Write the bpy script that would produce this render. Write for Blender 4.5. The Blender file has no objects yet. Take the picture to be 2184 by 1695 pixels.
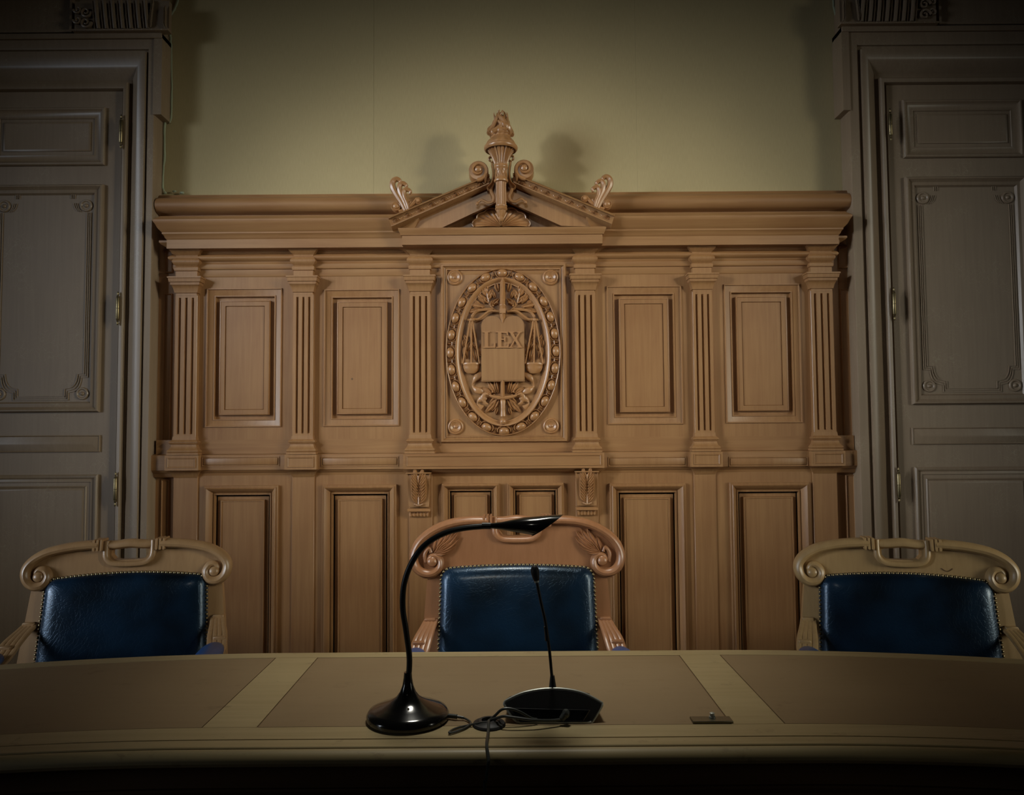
import bpy, bmesh, math, random
from mathutils import Vector, Matrix
random.seed(7)
S = bpy.context.scene
COL = S.collection
PI = math.pi
def hexlin(r, g, b):
    f = lambda c: (c/255/12.92) if c <= 10 else ((c/255+.055)/1.055)**2.4
    return (f(r), f(g), f(b), 1)

# ------------------------------------------------------------------ camera
F = 1600.0; CP = Vector((0.037, -3.1, 1.32)); PITCH = math.radians(2.86); ROLL = math.radians(0.4)
cam = bpy.data.cameras.new('camera'); camo = bpy.data.objects.new('camera', cam); COL.objects.link(camo)
cam.sensor_width = 36; cam.lens = 36*F/2184; cam.clip_start = .05
camo.location = CP
camo.rotation_euler = (Matrix.Rotation(PI/2+PITCH, 3, 'X') @ Matrix.Rotation(-ROLL, 3, 'Z')).to_euler()
S.camera = camo
# ------------------------------------------------------------------ world + lights
S.view_settings.view_transform = 'Standard'; S.view_settings.look = 'None'
S.view_settings.gamma = 1; S.view_settings.exposure = .14
w = bpy.data.worlds.new('world'); S.world = w; w.use_nodes = True
w.node_tree.nodes['Background'].inputs[0].default_value = (.8, .85, 1, 1)
w.node_tree.nodes['Background'].inputs[1].default_value = 0.004
def lamp(name, kind, loc, target, power, color, **kw):
    l = bpy.data.lights.new(name, kind); l.energy = power; l.color = color
    for k, v in kw.items(): setattr(l, k, v)
    o = bpy.data.objects.new(name, l); COL.objects.link(o); o.location = loc
    o.rotation_euler = (Vector(target)-Vector(loc)).to_track_quat('-Z', 'Y').to_euler()
    return o
lamp('added_front_spot', 'SPOT', (-.3, -4.2, 3.3), (0, 0, 1.68), 50, (1, .95, .82), spot_size=math.radians(46), spot_blend=1.0, shadow_soft_size=.15)  # added spot, no known fixture: bright centre fading out towards the edges
lamp('added_left_spot', 'SPOT', (-3.0, -2.5, 2.7), (.30, 0, 1.66), 172, (.93, .96, .95), spot_size=math.radians(42), spot_blend=1.0, shadow_soft_size=.12)  # added cool spot, rakes the mouldings from the left
lamp('added_right_spot', 'SPOT', (3.0, -2.5, 2.7), (-.30, 0, 1.66), 130, (1, .95, .76), spot_size=math.radians(42), spot_blend=1.0, shadow_soft_size=.12)  # added warm spot, the raking counterpart on the right
lamp('added_desk_spot', 'SPOT', (0, -.85, 3.5), (0, -1.20, .78), 122, (1, .96, .84), spot_size=math.radians(38), spot_blend=1.0, shadow_soft_size=.25)  # added overhead spot to brighten the middle of the desk top
lamp('left_window_light', 'AREA', (-3.6, -2.2, 2.0), (0.1, 0, 1.5), 6.5, (.82, .90, 1), shape='RECTANGLE', size=1.2, size_y=2.0, spread=math.radians(40))
lamp('right_window_light', 'AREA', (3.6, -2.2, 2.0), (-.1, 0, 1.5), 4.5, (1, .97, .80), shape='RECTANGLE', size=1.2, size_y=2.0, spread=math.radians(40))

# ------------------------------------------------------------------ measuring helpers (photo direction -> point in the room)
def ray(px, py):
    u = px-1092.; v = -(py-847.5); c, s = math.cos(ROLL), math.sin(ROLL)
    u, v = u*c+v*s, -u*s+v*c
    return (u, F*math.cos(PITCH)-v*math.sin(PITCH), F*math.sin(PITCH)+v*math.cos(PITCH))
def P(px, py, y=0.):
    d = ray(px, py); t = (y-CP.y)/d[1]; return (CP.x+t*d[0], CP.z+t*d[2])
def PV(px, py, y=0.):
    a = P(px, py, y); return Vector((a[0], y, a[1]))
def X(px, py, y=0.): return P(px, py, y)[0]
def Z(py, y=0., px=700): return P(px, py, y)[1]
def T(px, py, z=.78):
    d = ray(px, py); t = (z-CP.z)/d[2]; return (CP.x+t*d[0], CP.y+t*d[1])

# ------------------------------------------------------------------ materials
def nodes(name):
    m = bpy.data.materials.new(name); m.use_nodes = True; nt = m.node_tree
    return m, nt, nt.nodes['Principled BSDF'], nt.nodes.new, nt.links.new
def wood(name, c1, c2, rough=.42, grain='z', scr=0.0, bump=.035, coat=.22, mott=.5, stain=0.):
    m, nt, b, N, L = nodes(name)
    tc = N('ShaderNodeTexCoord'); mp = N('ShaderNodeMapping'); L(tc.outputs['Object'], mp.inputs[0])
    mp.inputs['Scale'].default_value = {'z': (45, 45, 2.2), 'x': (2.2, 45, 45), 'y': (45, 2.2, 45)}[grain]
    n1 = N('ShaderNodeTexNoise'); n1.inputs['Scale'].default_value = 1.6; n1.inputs['Detail'].default_value = 8; n1.inputs['Distortion'].default_value = .6
    L(mp.outputs[0], n1.inputs[0])
    n2 = N('ShaderNodeTexNoise'); n2.inputs['Scale'].default_value = 3.0; n2.inputs['Detail'].default_value = 5
    L(tc.outputs['Object'], n2.inputs[0])
    mx = N('ShaderNodeMath'); mx.operation = 'MULTIPLY_ADD'; mx.inputs[1].default_value = mott; L(n2.outputs[0], mx.inputs[0])
    mm = N('ShaderNodeMath'); mm.operation = 'MULTIPLY'; mm.inputs[1].default_value = 1-mott; L(n1.outputs[0], mm.inputs[0]); L(mm.outputs[0], mx.inputs[2])
    r = N('ShaderNodeValToRGB'); r.color_ramp.elements[0].position = .22; r.color_ramp.elements[1].position = .78
    r.color_ramp.elements[0].color = c1; r.color_ramp.elements[1].color = c2; L(mx.outputs[0], r.inputs[0])
    out = r.outputs[0]
    if scr > 0:
        v = N('ShaderNodeTexVoronoi'); v.feature = 'DISTANCE_TO_EDGE'; v.inputs['Scale'].default_value = 42
        nw = N('ShaderNodeTexNoise'); nw.inputs['Scale'].default_value = 14; L(tc.outputs['Object'], nw.inputs[0])
        ad = N('ShaderNodeMixRGB'); ad.blend_type = 'ADD'; ad.inputs[0].default_value = .12; L(tc.outputs['Object'], ad.inputs[1]); L(nw.outputs[1], ad.inputs[2]); L(ad.outputs[0], v.inputs[0])
        rr = N('ShaderNodeValToRGB'); rr.color_ramp.elements[0].position = .0; rr.color_ramp.elements[0].color = (1, 1, 1, 1)
        rr.color_ramp.elements[1].position = .045; rr.color_ramp.elements[1].color = (0, 0, 0, 1); L(v.outputs[0], rr.inputs[0])
        n3 = N('ShaderNodeTexNoise'); n3.inputs['Scale'].default_value = 6; L(tc.outputs['Object'], n3.inputs[0])
        r3 = N('ShaderNodeValToRGB'); r3.color_ramp.elements[0].position = .5; r3.color_ramp.elements[1].position = .68; L(n3.outputs[0], r3.inputs[0])
        mu = N('ShaderNodeMath'); mu.operation = 'MULTIPLY'; L(rr.outputs[0], mu.inputs[0]); L(r3.outputs[0], mu.inputs[1])
        mu2 = N('ShaderNodeMath'); mu2.operation = 'MULTIPLY'; mu2.inputs[1].default_value = scr; L(mu.outputs[0], mu2.inputs[0])
        mr = N('ShaderNodeMixRGB'); L(mu2.outputs[0], mr.inputs[0]); L(out, mr.inputs[1]); mr.inputs[2].default_value = (.42, .36, .24, 1)
        out = mr.outputs[0]
    if stain > 0:
        ns = N('ShaderNodeTexNoise'); ns.inputs['Scale'].default_value = 22; ns.inputs['Detail'].default_value = 6; ns.inputs['Roughness'].default_value = .7
        ms = N('ShaderNodeMapping'); ms.inputs['Scale'].default_value = (.6, 1, 1); L(tc.outputs['Object'], ms.inputs[0]); L(ms.outputs[0], ns.inputs[0])
        rs = N('ShaderNodeMapRange'); rs.inputs[1].default_value = .60; rs.inputs[2].default_value = .72; rs.inputs[4].default_value = stain; L(ns.outputs[0], rs.inputs[0])
        mst = N('ShaderNodeMixRGB'); L(rs.outputs[0], mst.inputs[0]); L(out, mst.inputs[1]); mst.inputs[2].default_value = (.12, .075, .035, 1); out = mst.outputs[0]
    L(out, b.inputs['Base Color'])
    rg = N('ShaderNodeMapRange'); rg.inputs[3].default_value = rough-.07; rg.inputs[4].default_value = rough+.12; L(n2.outputs[0], rg.inputs[0]); L(rg.outputs[0], b.inputs['Roughness'])
    b.inputs['Coat Weight'].default_value = coat; b.inputs['Coat Roughness'].default_value = .28
    bp = N('ShaderNodeBump'); bp.inputs['Strength'].default_value = bump; bp.inputs['Distance'].default_value = .002; L(n1.outputs[0], bp.inputs['Height']); L(bp.outputs[0], b.inputs['Normal'])
    return m
def plain(name, c, rough=.4, metal=0., coat=0., bump=0., bscale=60, var=0.):
    m, nt, b, N, L = nodes(name)
    b.inputs['Roughness'].default_value = rough; b.inputs['Metallic'].default_value = metal
    b.inputs['Coat Weight'].default_value = coat; b.inputs['Coat Roughness'].default_value = .08
    tc = N('ShaderNodeTexCoord'); n = N('ShaderNodeTexNoise'); n.inputs['Scale'].default_value = bscale; n.inputs['Detail'].default_value = 5; L(tc.outputs['Object'], n.inputs[0])
    mr = N('ShaderNodeMixRGB'); mr.inputs[1].default_value = c; mr.inputs[2].default_value = tuple(max(0, x*(1-var)) for x in c[:3])+(1,); L(n.outputs[0], mr.inputs[0]); L(mr.outputs[0], b.inputs['Base Color'])
    if bump:
        bp = N('ShaderNodeBump'); bp.inputs['Strength'].default_value = bump; bp.inputs['Distance'].default_value = .002; L(n.outputs[0], bp.inputs['Height']); L(bp.outputs[0], b.inputs['Normal'])
    return m
OAK = wood('panel_oak', (.215, .092, .034, 1), (.390, .212, .084, 1))
OAKX = wood('panel_oak_horizontal', (.215, .092, .034, 1), (.390, .212, .084, 1), grain='x')
CARV = wood('carved_oak', (.30, .145, .055, 1), (.44, .225, .092, 1), rough=.33, coat=.3, bump=.03)
DOORW = wood('door_oak', (.22, .155, .098, 1), (.32, .235, .155, 1), scr=.45, rough=.45)
CHW = wood('chair_pale_oak', (.36, .225, .095, 1), (.52, .35, .165, 1), rough=.38, coat=.3)
CHL = wood('chair_warm_oak', (.30, .165, .072, 1), (.46, .285, .135, 1), rough=.36, coat=.35)
CHR = wood('chair_reddish_oak', (.30, .125, .050, 1), (.45, .215, .10, 1), rough=.32, coat=.4)
TBL = wood('desk_worn_oak', (.33, .25, .115, 1), (.50, .40, .21, 1), rough=.5, grain='x', coat=.2, stain=.5)
TBLF = wood('desk_dark_oak', (.10, .05, .02, 1), (.16, .085, .035, 1), rough=.5, grain='x', coat=.1)
INLAY = wood('desk_tan_leather', (.24, .165, .082, 1), (.33, .235, .125, 1), rough=.5, grain='x', coat=0, bump=.08, mott=.8, stain=.35)
BRASS = plain('aged_brass', (.36, .29, .16, 1), .42, 1., var=.3)
DARKM = plain('dull_metal', (.22, .2, .14, 1), .45, 1.)
BLACK = plain('glossy_black_plastic', (.008, .008, .008, 1), .16, 0, .5)
SATIN = plain('satin_black_rubber', (.014, .014, .014, 1), .34)
MATTE = plain('matte_black_plastic', (.012, .012, .013, 1), .55)
SILV = plain('silver_trim', (.48, .50, .45, 1), .4, .4)
GREY = plain('grey_cable', (.05, .055, .05, 1), .4)
PASTE = plain('frayed_fabric_edge', (.34, .38, .26, 1), .8, bump=.5, bscale=200)
PLAST = plain('plaster', (.16, .14, .10, 1), .9, bump=.1)
FLOORM = wood('floor_parquet', (.10, .06, .03, 1), (.18, .11, .06, 1), grain='x')
def leather():
    m, nt, b, N, L = nodes('blue_leather')
    tc = N('ShaderNodeTexCoord')
    n = N('ShaderNodeTexNoise'); n.inputs['Scale'].default_value = 5; n.inputs['Detail'].default_value = 6; L(tc.outputs['Object'], n.inputs[0])
    r = N('ShaderNodeValToRGB'); r.color_ramp.elements[0].position = .35; r.color_ramp.elements[0].color = (.003, .006, .010, 1)
    r.color_ramp.elements[1].position = .7; r.color_ramp.elements[1].color = (.008, .028, .062, 1); L(n.outputs[0], r.inputs[0]); L(r.outputs[0], b.inputs['Base Color'])
    b.inputs['Roughness'].default_value = .3; b.inputs['Coat Weight'].default_value = .3; b.inputs['Coat Roughness'].default_value = .2
    b.inputs['Specular Tint'].default_value = (.45, .7, 1, 1)
    v = N('ShaderNodeTexVoronoi'); v.feature = 'DISTANCE_TO_EDGE'; v.inputs['Scale'].default_value = 60
    ad = N('ShaderNodeMixRGB'); ad.blend_type = 'ADD'; ad.inputs[0].default_value = .25; L(tc.outputs['Object'], ad.inputs[1]); L(n.outputs[1], ad.inputs[2]); L(ad.outputs[0], v.inputs[0])
    n2 = N('ShaderNodeTexNoise'); n2.inputs['Scale'].default_value = 140; n2.inputs['Detail'].default_value = 3; L(tc.outputs['Object'], n2.inputs[0])
    rv = N('ShaderNodeMapRange'); rv.inputs[2].default_value = .10; L(v.outputs[0], rv.inputs[0])
    a2 = N('ShaderNodeMath'); a2.operation = 'MULTIPLY_ADD'; a2.inputs[1].default_value = .35; L(n2.outputs[0], a2.inputs[0]); L(rv.outputs[0], a2.inputs[2])
    bp = N('ShaderNodeBump'); bp.inputs['Strength'].default_value = .22; bp.inputs['Distance'].default_value = .001; L(a2.outputs[0], bp.inputs['Height']); L(bp.outputs[0], b.inputs['Normal'])
    return m
LEATH = leather()
PADL = plain('bright_blue_leather', (.035, .11, .34, 1), .38, 0, .2, var=.4, bscale=12)
def paper():
    m, nt, b, N, L = nodes('wall_fabric_olive')
    tc = N('ShaderNodeTexCoord'); mp = N('ShaderNodeMapping'); mp.inputs['Scale'].default_value = (420, 1, 30); L(tc.outputs['Object'], mp.inputs[0])
    n = N('ShaderNodeTexNoise'); n.inputs['Scale'].default_value = 1; n.inputs['Detail'].default_value = 4; L(mp.outputs[0], n.inputs[0])
    n2 = N('ShaderNodeTexNoise'); n2.inputs['Scale'].default_value = 1.3; n2.inputs['Detail'].default_value = 6; L(tc.outputs['Object'], n2.inputs[0])
    mr = N('ShaderNodeMixRGB'); mr.inputs[1].default_value = (.46, .37, .190, 1); mr.inputs[2].default_value = (.57, .465, .25, 1); L(n.outputs[0], mr.inputs[0])
    m3 = N('ShaderNodeMixRGB'); m3.blend_type = 'MULTIPLY'; m3.inputs[0].default_value = .25; L(mr.outputs[0], m3.inputs[1]); L(n2.outputs[0], m3.inputs[2])
    # torch's soft cast shadow, with some dirt, painted brown into the fabric colour
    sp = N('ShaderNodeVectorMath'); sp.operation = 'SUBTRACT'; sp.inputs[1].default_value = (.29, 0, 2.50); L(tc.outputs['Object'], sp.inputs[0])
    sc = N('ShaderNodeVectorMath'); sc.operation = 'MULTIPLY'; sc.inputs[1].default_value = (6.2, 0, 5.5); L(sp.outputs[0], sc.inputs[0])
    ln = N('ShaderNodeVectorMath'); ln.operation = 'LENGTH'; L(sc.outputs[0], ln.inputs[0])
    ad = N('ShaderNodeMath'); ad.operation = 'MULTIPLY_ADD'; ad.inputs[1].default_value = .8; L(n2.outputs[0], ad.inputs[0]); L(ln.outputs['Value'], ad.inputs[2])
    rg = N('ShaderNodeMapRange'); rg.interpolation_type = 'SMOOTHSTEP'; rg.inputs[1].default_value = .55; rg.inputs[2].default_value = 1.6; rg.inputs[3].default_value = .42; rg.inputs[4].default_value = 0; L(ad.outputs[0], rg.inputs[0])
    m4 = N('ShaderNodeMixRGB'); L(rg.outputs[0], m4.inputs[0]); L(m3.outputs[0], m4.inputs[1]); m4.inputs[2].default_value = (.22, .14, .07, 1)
    L(m4.outputs[0], b.inputs['Base Color']); b.inputs['Roughness'].default_value = .85
    bp = N('ShaderNodeBump'); bp.inputs['Strength'].default_value = .25; bp.inputs['Distance'].default_value = .001; L(n.outputs[0], bp.inputs['Height']); L(bp.outputs[0], b.inputs['Normal'])
    return m
PAPER = paper()

# ------------------------------------------------------------------ mesh helpers
class MB:
    def __init__(s): s.v = []; s.f = []
    def add(s, vs, fs):
        n = len(s.v); s.v += [Vector(a) for a in vs]; s.f += [[i+n for i in f] for f in fs]; return s
    def loops(s, L, cap0=True, cap1=True, close=True):
        n = len(L[0]); vs = [p for l in L for p in l]; fs = []
        for k in range(len(L)-1):
            for i in range(n if close else n-1):
                j = (i+1) % n; fs.append([k*n+i, k*n+j, (k+1)*n+j, (k+1)*n+i])
        if cap0: fs.append(list(range(n))[::-1])
        if cap1: fs.append([(len(L)-1)*n+i for i in range(n)])
        return s.add(vs, fs)
    def box(s, x0, x1, y0, y1, z0, z1, b=0.0):
        if x1 < x0: x0, x1 = x1, x0
        if y1 < y0: y0, y1 = y1, y0
        if z1 < z0: z0, z1 = z1, z0
        if b <= 0:
            return s.loops([[(x0, y0, z), (x1, y0, z), (x1, y1, z), (x0, y1, z)] for z in (z0, z1)])
        def rr(z, e):
            return [(x0+b+e if 0 else x0+e, y0+b, z), (x0+b, y0+e, z), (x1-b, y0+e, z), (x1-e, y0+b, z), (x1-e, y1-b, z), (x1-b, y1-e, z), (x0+b, y1-e, z), (x0+e, y1-b, z)]
        return s.loops([rr(z0, b*.9), rr(z0+b, 0), rr(z1-b, 0), rr(z1, b*.9)])
    def stack(s, x0, x1, p, prof, yb=0.0, cap=True):      # prof (z, e): plan rectangle grows by e on sides and front
        return s.loops([[(x0-e, yb, z), (x0-e, -(p+e), z), (x1+e, -(p+e), z), (x1+e, yb, z)] for z, e in prof], cap, cap)
    def frame(s, x0, x1, z0, z1, prof, cap=False, cap0=False):  # nested rectangles (inset, y)
        return s.loops([[(x0+d, y, z0+d), (x1-d, y, z0+d), (x1-d, y, z1-d), (x0+d, y, z1-d)] for d, y in prof], cap0, cap)
    def tube(s, pts, r, n=10, flat=1.0, caps=True, up=None):
        pts = [Vector(p) for p in pts]; m = len(pts); rs = r if isinstance(r, (list, tuple)) else [r]*m
        L = []; prev = None
        for i, p in enumerate(pts):
            t = (pts[min(i+1, m-1)]-pts[max(i-1, 0)]).normalized()
            if up is not None: a = Vector(up)
            else: a = prev if prev is not None else (Vector((0, 1, 0)) if abs(t.y) < .9 else Vector((1, 0, 0)))
            a = (a-t*a.dot(t)).normalized(); prev = a; b = t.cross(a)
            L.append([p+(a*math.cos(q)*flat+b*math.sin(q))*rs[i] for q in [2*PI*k/n for k in range(n)]])
        return s.loops(L, caps, caps)
    def lathe(s, prof, c, n=32, mod=None, axis='z'):
        L = []
        for r, h in prof:
            l = []
            for k in range(n):
                a = 2*PI*k/n; rr = r*(mod(a, h) if mod else 1)
                if axis == 'z': l.append((c[0]+rr*math.cos(a), c[1]+rr*math.sin(a), c[2]+h))
                else: l.append((c[0]+rr*math.cos(a), c[1]-h, c[2]+rr*math.sin(a)))
            L.append(l)
        return s.loops(L)
    def prism(s, outer, y0, y1, holes=(), bev=0.0, ctr=None):    # outline in (x, z), from y0 (front) to y1
        bm = bmesh.new(); rings = []
        for lp in [outer]+list(holes):
            vs = [bm.verts.new((a, 0, b)) for a, b in lp]; rings.append(vs)
            for i in range(len(vs)): bm.edges.new((vs[i], vs[(i+1) % len(vs)]))
        bmesh.ops.triangle_fill(bm, edges=bm.edges[:], use_beauty=True)
        bm.verts.index_update()
        vv = [v.co.copy() for v in bm.verts]; ff = [[v.index for v in f.verts] for f in bm.faces]
        n = len(vv); bm.free()
        fs = [f for f in ff]+[[i+n for i in f][::-1] for f in ff]; k = 0
        for lp in rings:
            m = len(lp)
            for i in range(m): fs.append([k+i, k+(i+1) % m, k+(i+1) % m+n, k+i+n])
            k += m
        return s.add([(v.x, y0, v.z) for v in vv]+[(v.x, y1, v.z) for v in vv], fs)
    def ball(s, c, r, n=12, sq=(1, 1, 1)):
        L = []
        for i in range(1, n//2):
            t = PI*i/(n//2); L.append([(c[0]+r*sq[0]*math.sin(t)*math.cos(2*PI*k/n), c[1]+r*sq[1]*math.sin(t)*math.sin(2*PI*k/n), c[2]+r*sq[2]*math.cos(t)) for k in range(n)])
        return s.loops(L)
    def leaf(s, x, z, ang, ln, wd, y, h=.008, curl=0.0, n=7):   # pointed leaf lying on a wall plane, raised midrib
        rows = []
        px, pz, a = x, z, ang
        for i in range(n+1):
            t = i/n; w = wd*math.sin(PI*min(1, t*.92+.06))**.8*(1-.15*t) if i < n else 0.0003
            nx, nz = -math.sin(a), math.cos(a); hh = h*(.35+.65*math.sin(PI*min(.95, t+.1)))
            rows.append([(px+nx*w/2*q, y-hh*g, pz+nz*w/2*q) for q, g in ((-1, .0), (-.95, .45), (-.5, .95), (-.08, .60), (.08, .60), (.5, .95), (.95, .45), (1, .0))])
            a += curl/n; px += math.cos(a)*ln/n; pz += math.sin(a)*ln/n
        return s.loops(rows)
    def spiral(s, c, r0, r1, a0, turns, y, rad0, rad1, n=36, flat=1.0, sgn=1, seg=8):
        pts = []; rs = []
        for i in range(n+1):
            t = i/n; a = a0+sgn*2*PI*turns*t; r = r0*(r1/r0)**t
            pts.append((c[0]+r*math.cos(a), y, c[1]+r*math.sin(a))); rs.append(rad0+(rad1-rad0)*t)
        return s.tube(pts, rs, seg, flat, up=(0, 1, 0))
    def build(s, name, mat, parent=None, smooth=38, warp=None, **tags):
        off = parent_loc(parent)
        me = bpy.data.meshes.new(name)
        vs = s.v if warp is None else [warp(v) for v in s.v]
        me.from_pydata([v-off for v in vs], [], s.f)
        bm = bmesh.new(); bm.from_mesh(me); bmesh.ops.recalc_face_normals(bm, faces=bm.faces[:]); bm.to_mesh(me); bm.free()
        for p in me.polygons: p.use_smooth = True
        me.set_sharp_from_angle(angle=math.radians(smooth)); me.materials.append(mat)
        o = bpy.data.objects.new(name, me); COL.objects.link(o)
        if parent: o.parent = parent
        for k, v in tags.items(): o[k] = v
        return o
def parent_loc(p):
    v = Vector((0, 0, 0))
    while p is not None: v += p.location; p = p.parent
    return v
def thing(name, loc, label=None, category=None, group=None, kind=None):
    o = bpy.data.objects.new(name, None); COL.objects.link(o); o.location = loc; o.empty_display_size = .05
    for k, v in (('label', label), ('category', category), ('group', group), ('kind', kind)):
        if v: o[k] = v
    return o
def smoothpath(pts, sub=5):       # Catmull-Rom through points
    pts = [Vector(p) for p in pts]; out = []
    for i in range(len(pts)-1):
        p0 = pts[max(i-1, 0)]; p1 = pts[i]; p2 = pts[i+1]; p3 = pts[min(i+2, len(pts)-1)]
        for k in range(sub):
            t = k/sub; out.append(.5*((2*p1)+(p2-p0)*t+(2*p0-5*p1+4*p2-p3)*t*t+(3*p1-p0-3*p2+p3)*t**3))
    out.append(pts[-1]); return out

# ------------------------------------------------------------------ room shell
def struct(mb, name, mat, parent=None):
    o = mb.build(name, mat, parent)
    if not parent: o['kind'] = 'structure'
    return o
struct(MB().box(-4, 4, .03, .20, 0, 4.3), 'wall_back', PLAST)
struct(MB().box(-4.2, 4.2, -7.5, .2, -.12, -.001), 'floor', FLOORM)
struct(MB().box(-4.2, 4.2, -7.5, .2, 4.3, 4.4), 'ceiling', PLAST)
def side_wall(name, sx):
    mb = MB(); x0, x1 = sx*4.0, sx*4.15
    mb.box(x0, x1, -7.5, -3.3, 0, 4.3); mb.box(x0, x1, -1.9, .2, 0, 4.3); mb.box(x0, x1, -3.3, -1.9, 0, .9); mb.box(x0, x1, -3.3, -1.9, 3.2, 4.3)
    struct(mb, name, PLAST)
    wn = thing('window_1' if sx < 0 else 'window_2', (sx*4.07, -2.6, .9), kind='structure')
    f = MB().loops([[(sx*xx, y0, z0), (sx*xx, y1, z0), (sx*xx, y1, z1), (sx*xx, y0, z1)] for xx, y0, y1, z0, z1 in
        ((4.03, -3.3, -1.9, .9, 3.2), (4.03, -3.23, -1.97, .97, 3.13), (4.10, -3.23, -1.97, .97, 3.13), (4.10, -3.3, -1.9, .9, 3.2), (4.03, -3.3, -1.9, .9, 3.2))], False, False)
    f.box(sx*4.03, sx*4.1, -2.63, -2.57, .95, 3.15); f.box(sx*4.04, sx*4.09, -3.25, -1.95, 2.3, 2.35)
    f.build('window_frame', PLAST, wn)
side_wall('wall_left', -1); side_wall('wall_right', 1)

# stretched olive wall fabric with two seams
zt = Z(412, 0.02)
fab = MB()
xl, xr = -1.47, 1.49
for a, b in ((xl, X(795, 300)-.0003), (X(795, 300)+.0003, X(1360, 300)-.0002), (X(1360, 300)+.0002, xr)):
    fab.box(a, b, .022, .0295, zt-.03, 4.25)
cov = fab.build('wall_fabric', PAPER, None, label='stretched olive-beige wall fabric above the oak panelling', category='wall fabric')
# frayed edge cord down both sides of the fabric, with the crumpled corner
def edge_cord(pts, extra, lab):
    mb = MB(); sh = 9 if pts[0][0] < 1000 else -7; p = [PV(a+sh, b, .012) for a, b in pts]; q = smoothpath(p, 6)
    q = [v+Vector((random.uniform(-.0015, .0015), 0, 0)) for v in q]
    mb.tube(q, [.0042+random.uniform(-.001, .001) for _ in q], 7)
    for a, b, r in extra: mb.ball(PV(a, b, .006), r, 10, (1.5, .7, .8))
    mb.build('fabric_edge_cord', PASTE, None, label=lab, category='fabric edging', group='frayed cords edging the wall fabric')
edge_cord([(376, -20), (366, 15), (353, 40), (354, 70), (357, 120), (356, 250), (343, 262), (342, 330), (338, 395), (345, 412)], [(352, 412, .005), (372, 408, .006), (388, 411, .007)], 'pale frayed cord edging the fabric beside the left doorway, crumpled at its foot')
edge_cord([(1782, -20), (1786, 20), (1793, 50), (1791, 80), (1791, 160), (1795, 240), (1806, 250), (1808, 330), (1810, 400)], [], 'pale frayed cord edging the fabric beside the right doorway')

# ------------------------------------------------------------------ oak panelling boards, rails
XW0, XW1 = -1.475, 1.49
bo = MB().box(XW0, XW1, 0, .028, .02, Z(440)); bo.build('trim_1', OAK, None, kind='structure')
YS = -.045
def zs(rows, y): return [Z(r, y) for r in rows]
# top roll rail
def top_roll():
    z0, z1 = Z(452, -.05), Z(415, -.05); c = (z0+z1)/2; r = (z1-z0)/2
    mb = MB(); prof = [(.0, z1+.006), (.018, z1+.006)]
    loopsec = [(.02, z1+.012), (-.02, z1+.012), (-.024, z1+.002)] + [(-.03-r*.85*math.sin(t), c+r*.9*math.cos(t)) for t in [PI*k/10 for k in range(11)]] + [(-.012, z0), (-.012, z0-.012), (-.03, z0-.014), (-.03, z0-.022), (.02, z0-.022)]
    x0, x1 = X(327, 432, -.04), X(1819, 420, -.04); xa, xb = X(942, 430, -.04), X(1197, 430, -.04)
    for ends in (((x0, .4), (x0+.004, .75), (x0+.015, 1), (xa, 1)), ((xb, 1), (x1-.015, 1), (x1-.004, .75), (x1, .4))):
        mb.loops([[(x, -.0+(y)*k, c+(z-c)*(k*.5+.5)) for y, z in loopsec] for x, k in ends])
    mb.build('trim_2', OAKX, None, kind='structure')
top_roll()
# main cornice (straight run), both sides
CP_ = .085
def cornice():
    yc = -.12
    rows = [523, 504, 500, 496, 493, 490, 483, 474, 469, 466]
    e = [0, 0, .006, .008, .014, .014, .026, .034, .040, .040]
    prof = [(Z(523, yc), -.03)] + [(Z(r, yc), q) for r, q in zip(rows, e)] + [(Z(452, yc)-.008, .02)]
    x0, x1 = X(347, 510, yc), X(1797, 505, yc)
    mb = MB().stack(x0, X(872, 505, yc), CP_, prof); mb.stack(X(1272, 505, yc), x1, CP_, prof); mb.build('trim_3', OAKX, None, kind='structure')
    # frieze layers between pilasters
    m2 = MB(); prof = [(Z(592), .004), (Z(590), .007), (Z(577), .007), (Z(576), .012), (Z(573), .015), (Z(566), .015), (Z(564), .011), (Z(562), .014)]
    for k in range(9):
        t = k/8; prof.append((Z(561)+(Z(545)-Z(561))*t, .014+.016*math.sin(PI*t)))
    prof += [(Z(544), .018), (Z(541), .020), (Z(533), .030), (Z(527), .05), (Z(524), .055), (Z(520), .055)]
    m2.stack(XW0+.130, XW1-.135, .018, prof); m2.build('trim_4', OAKX, None, kind='structure')
cornice()
# dado rail with sunk strips
def dado():
    mb = MB(); y = -.03; z0, z1 = Z(1001, y), Z(968, y)
    prof = [(z0-.030, .002), (z0-.026, .008), (z0-.012, .012), (z0-.006, .022), (z0, .026), (z0+.001, .03), (z1-.004, .03), (z1, .027), (z1+.004, .010)]
    mb.stack(XW0+.03, XW1-.03, .012, prof); mb.build('trim_5', OAKX, None, kind='structure')
    m2 = MB(); m2.stack(XW0+.06, XW1-.06, .021, [(Z(938), .003), (Z(936), .005), (Z(966), .005)][::-1]); m2.build('trim_6', OAKX, None, kind='structure')
dado()

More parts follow.
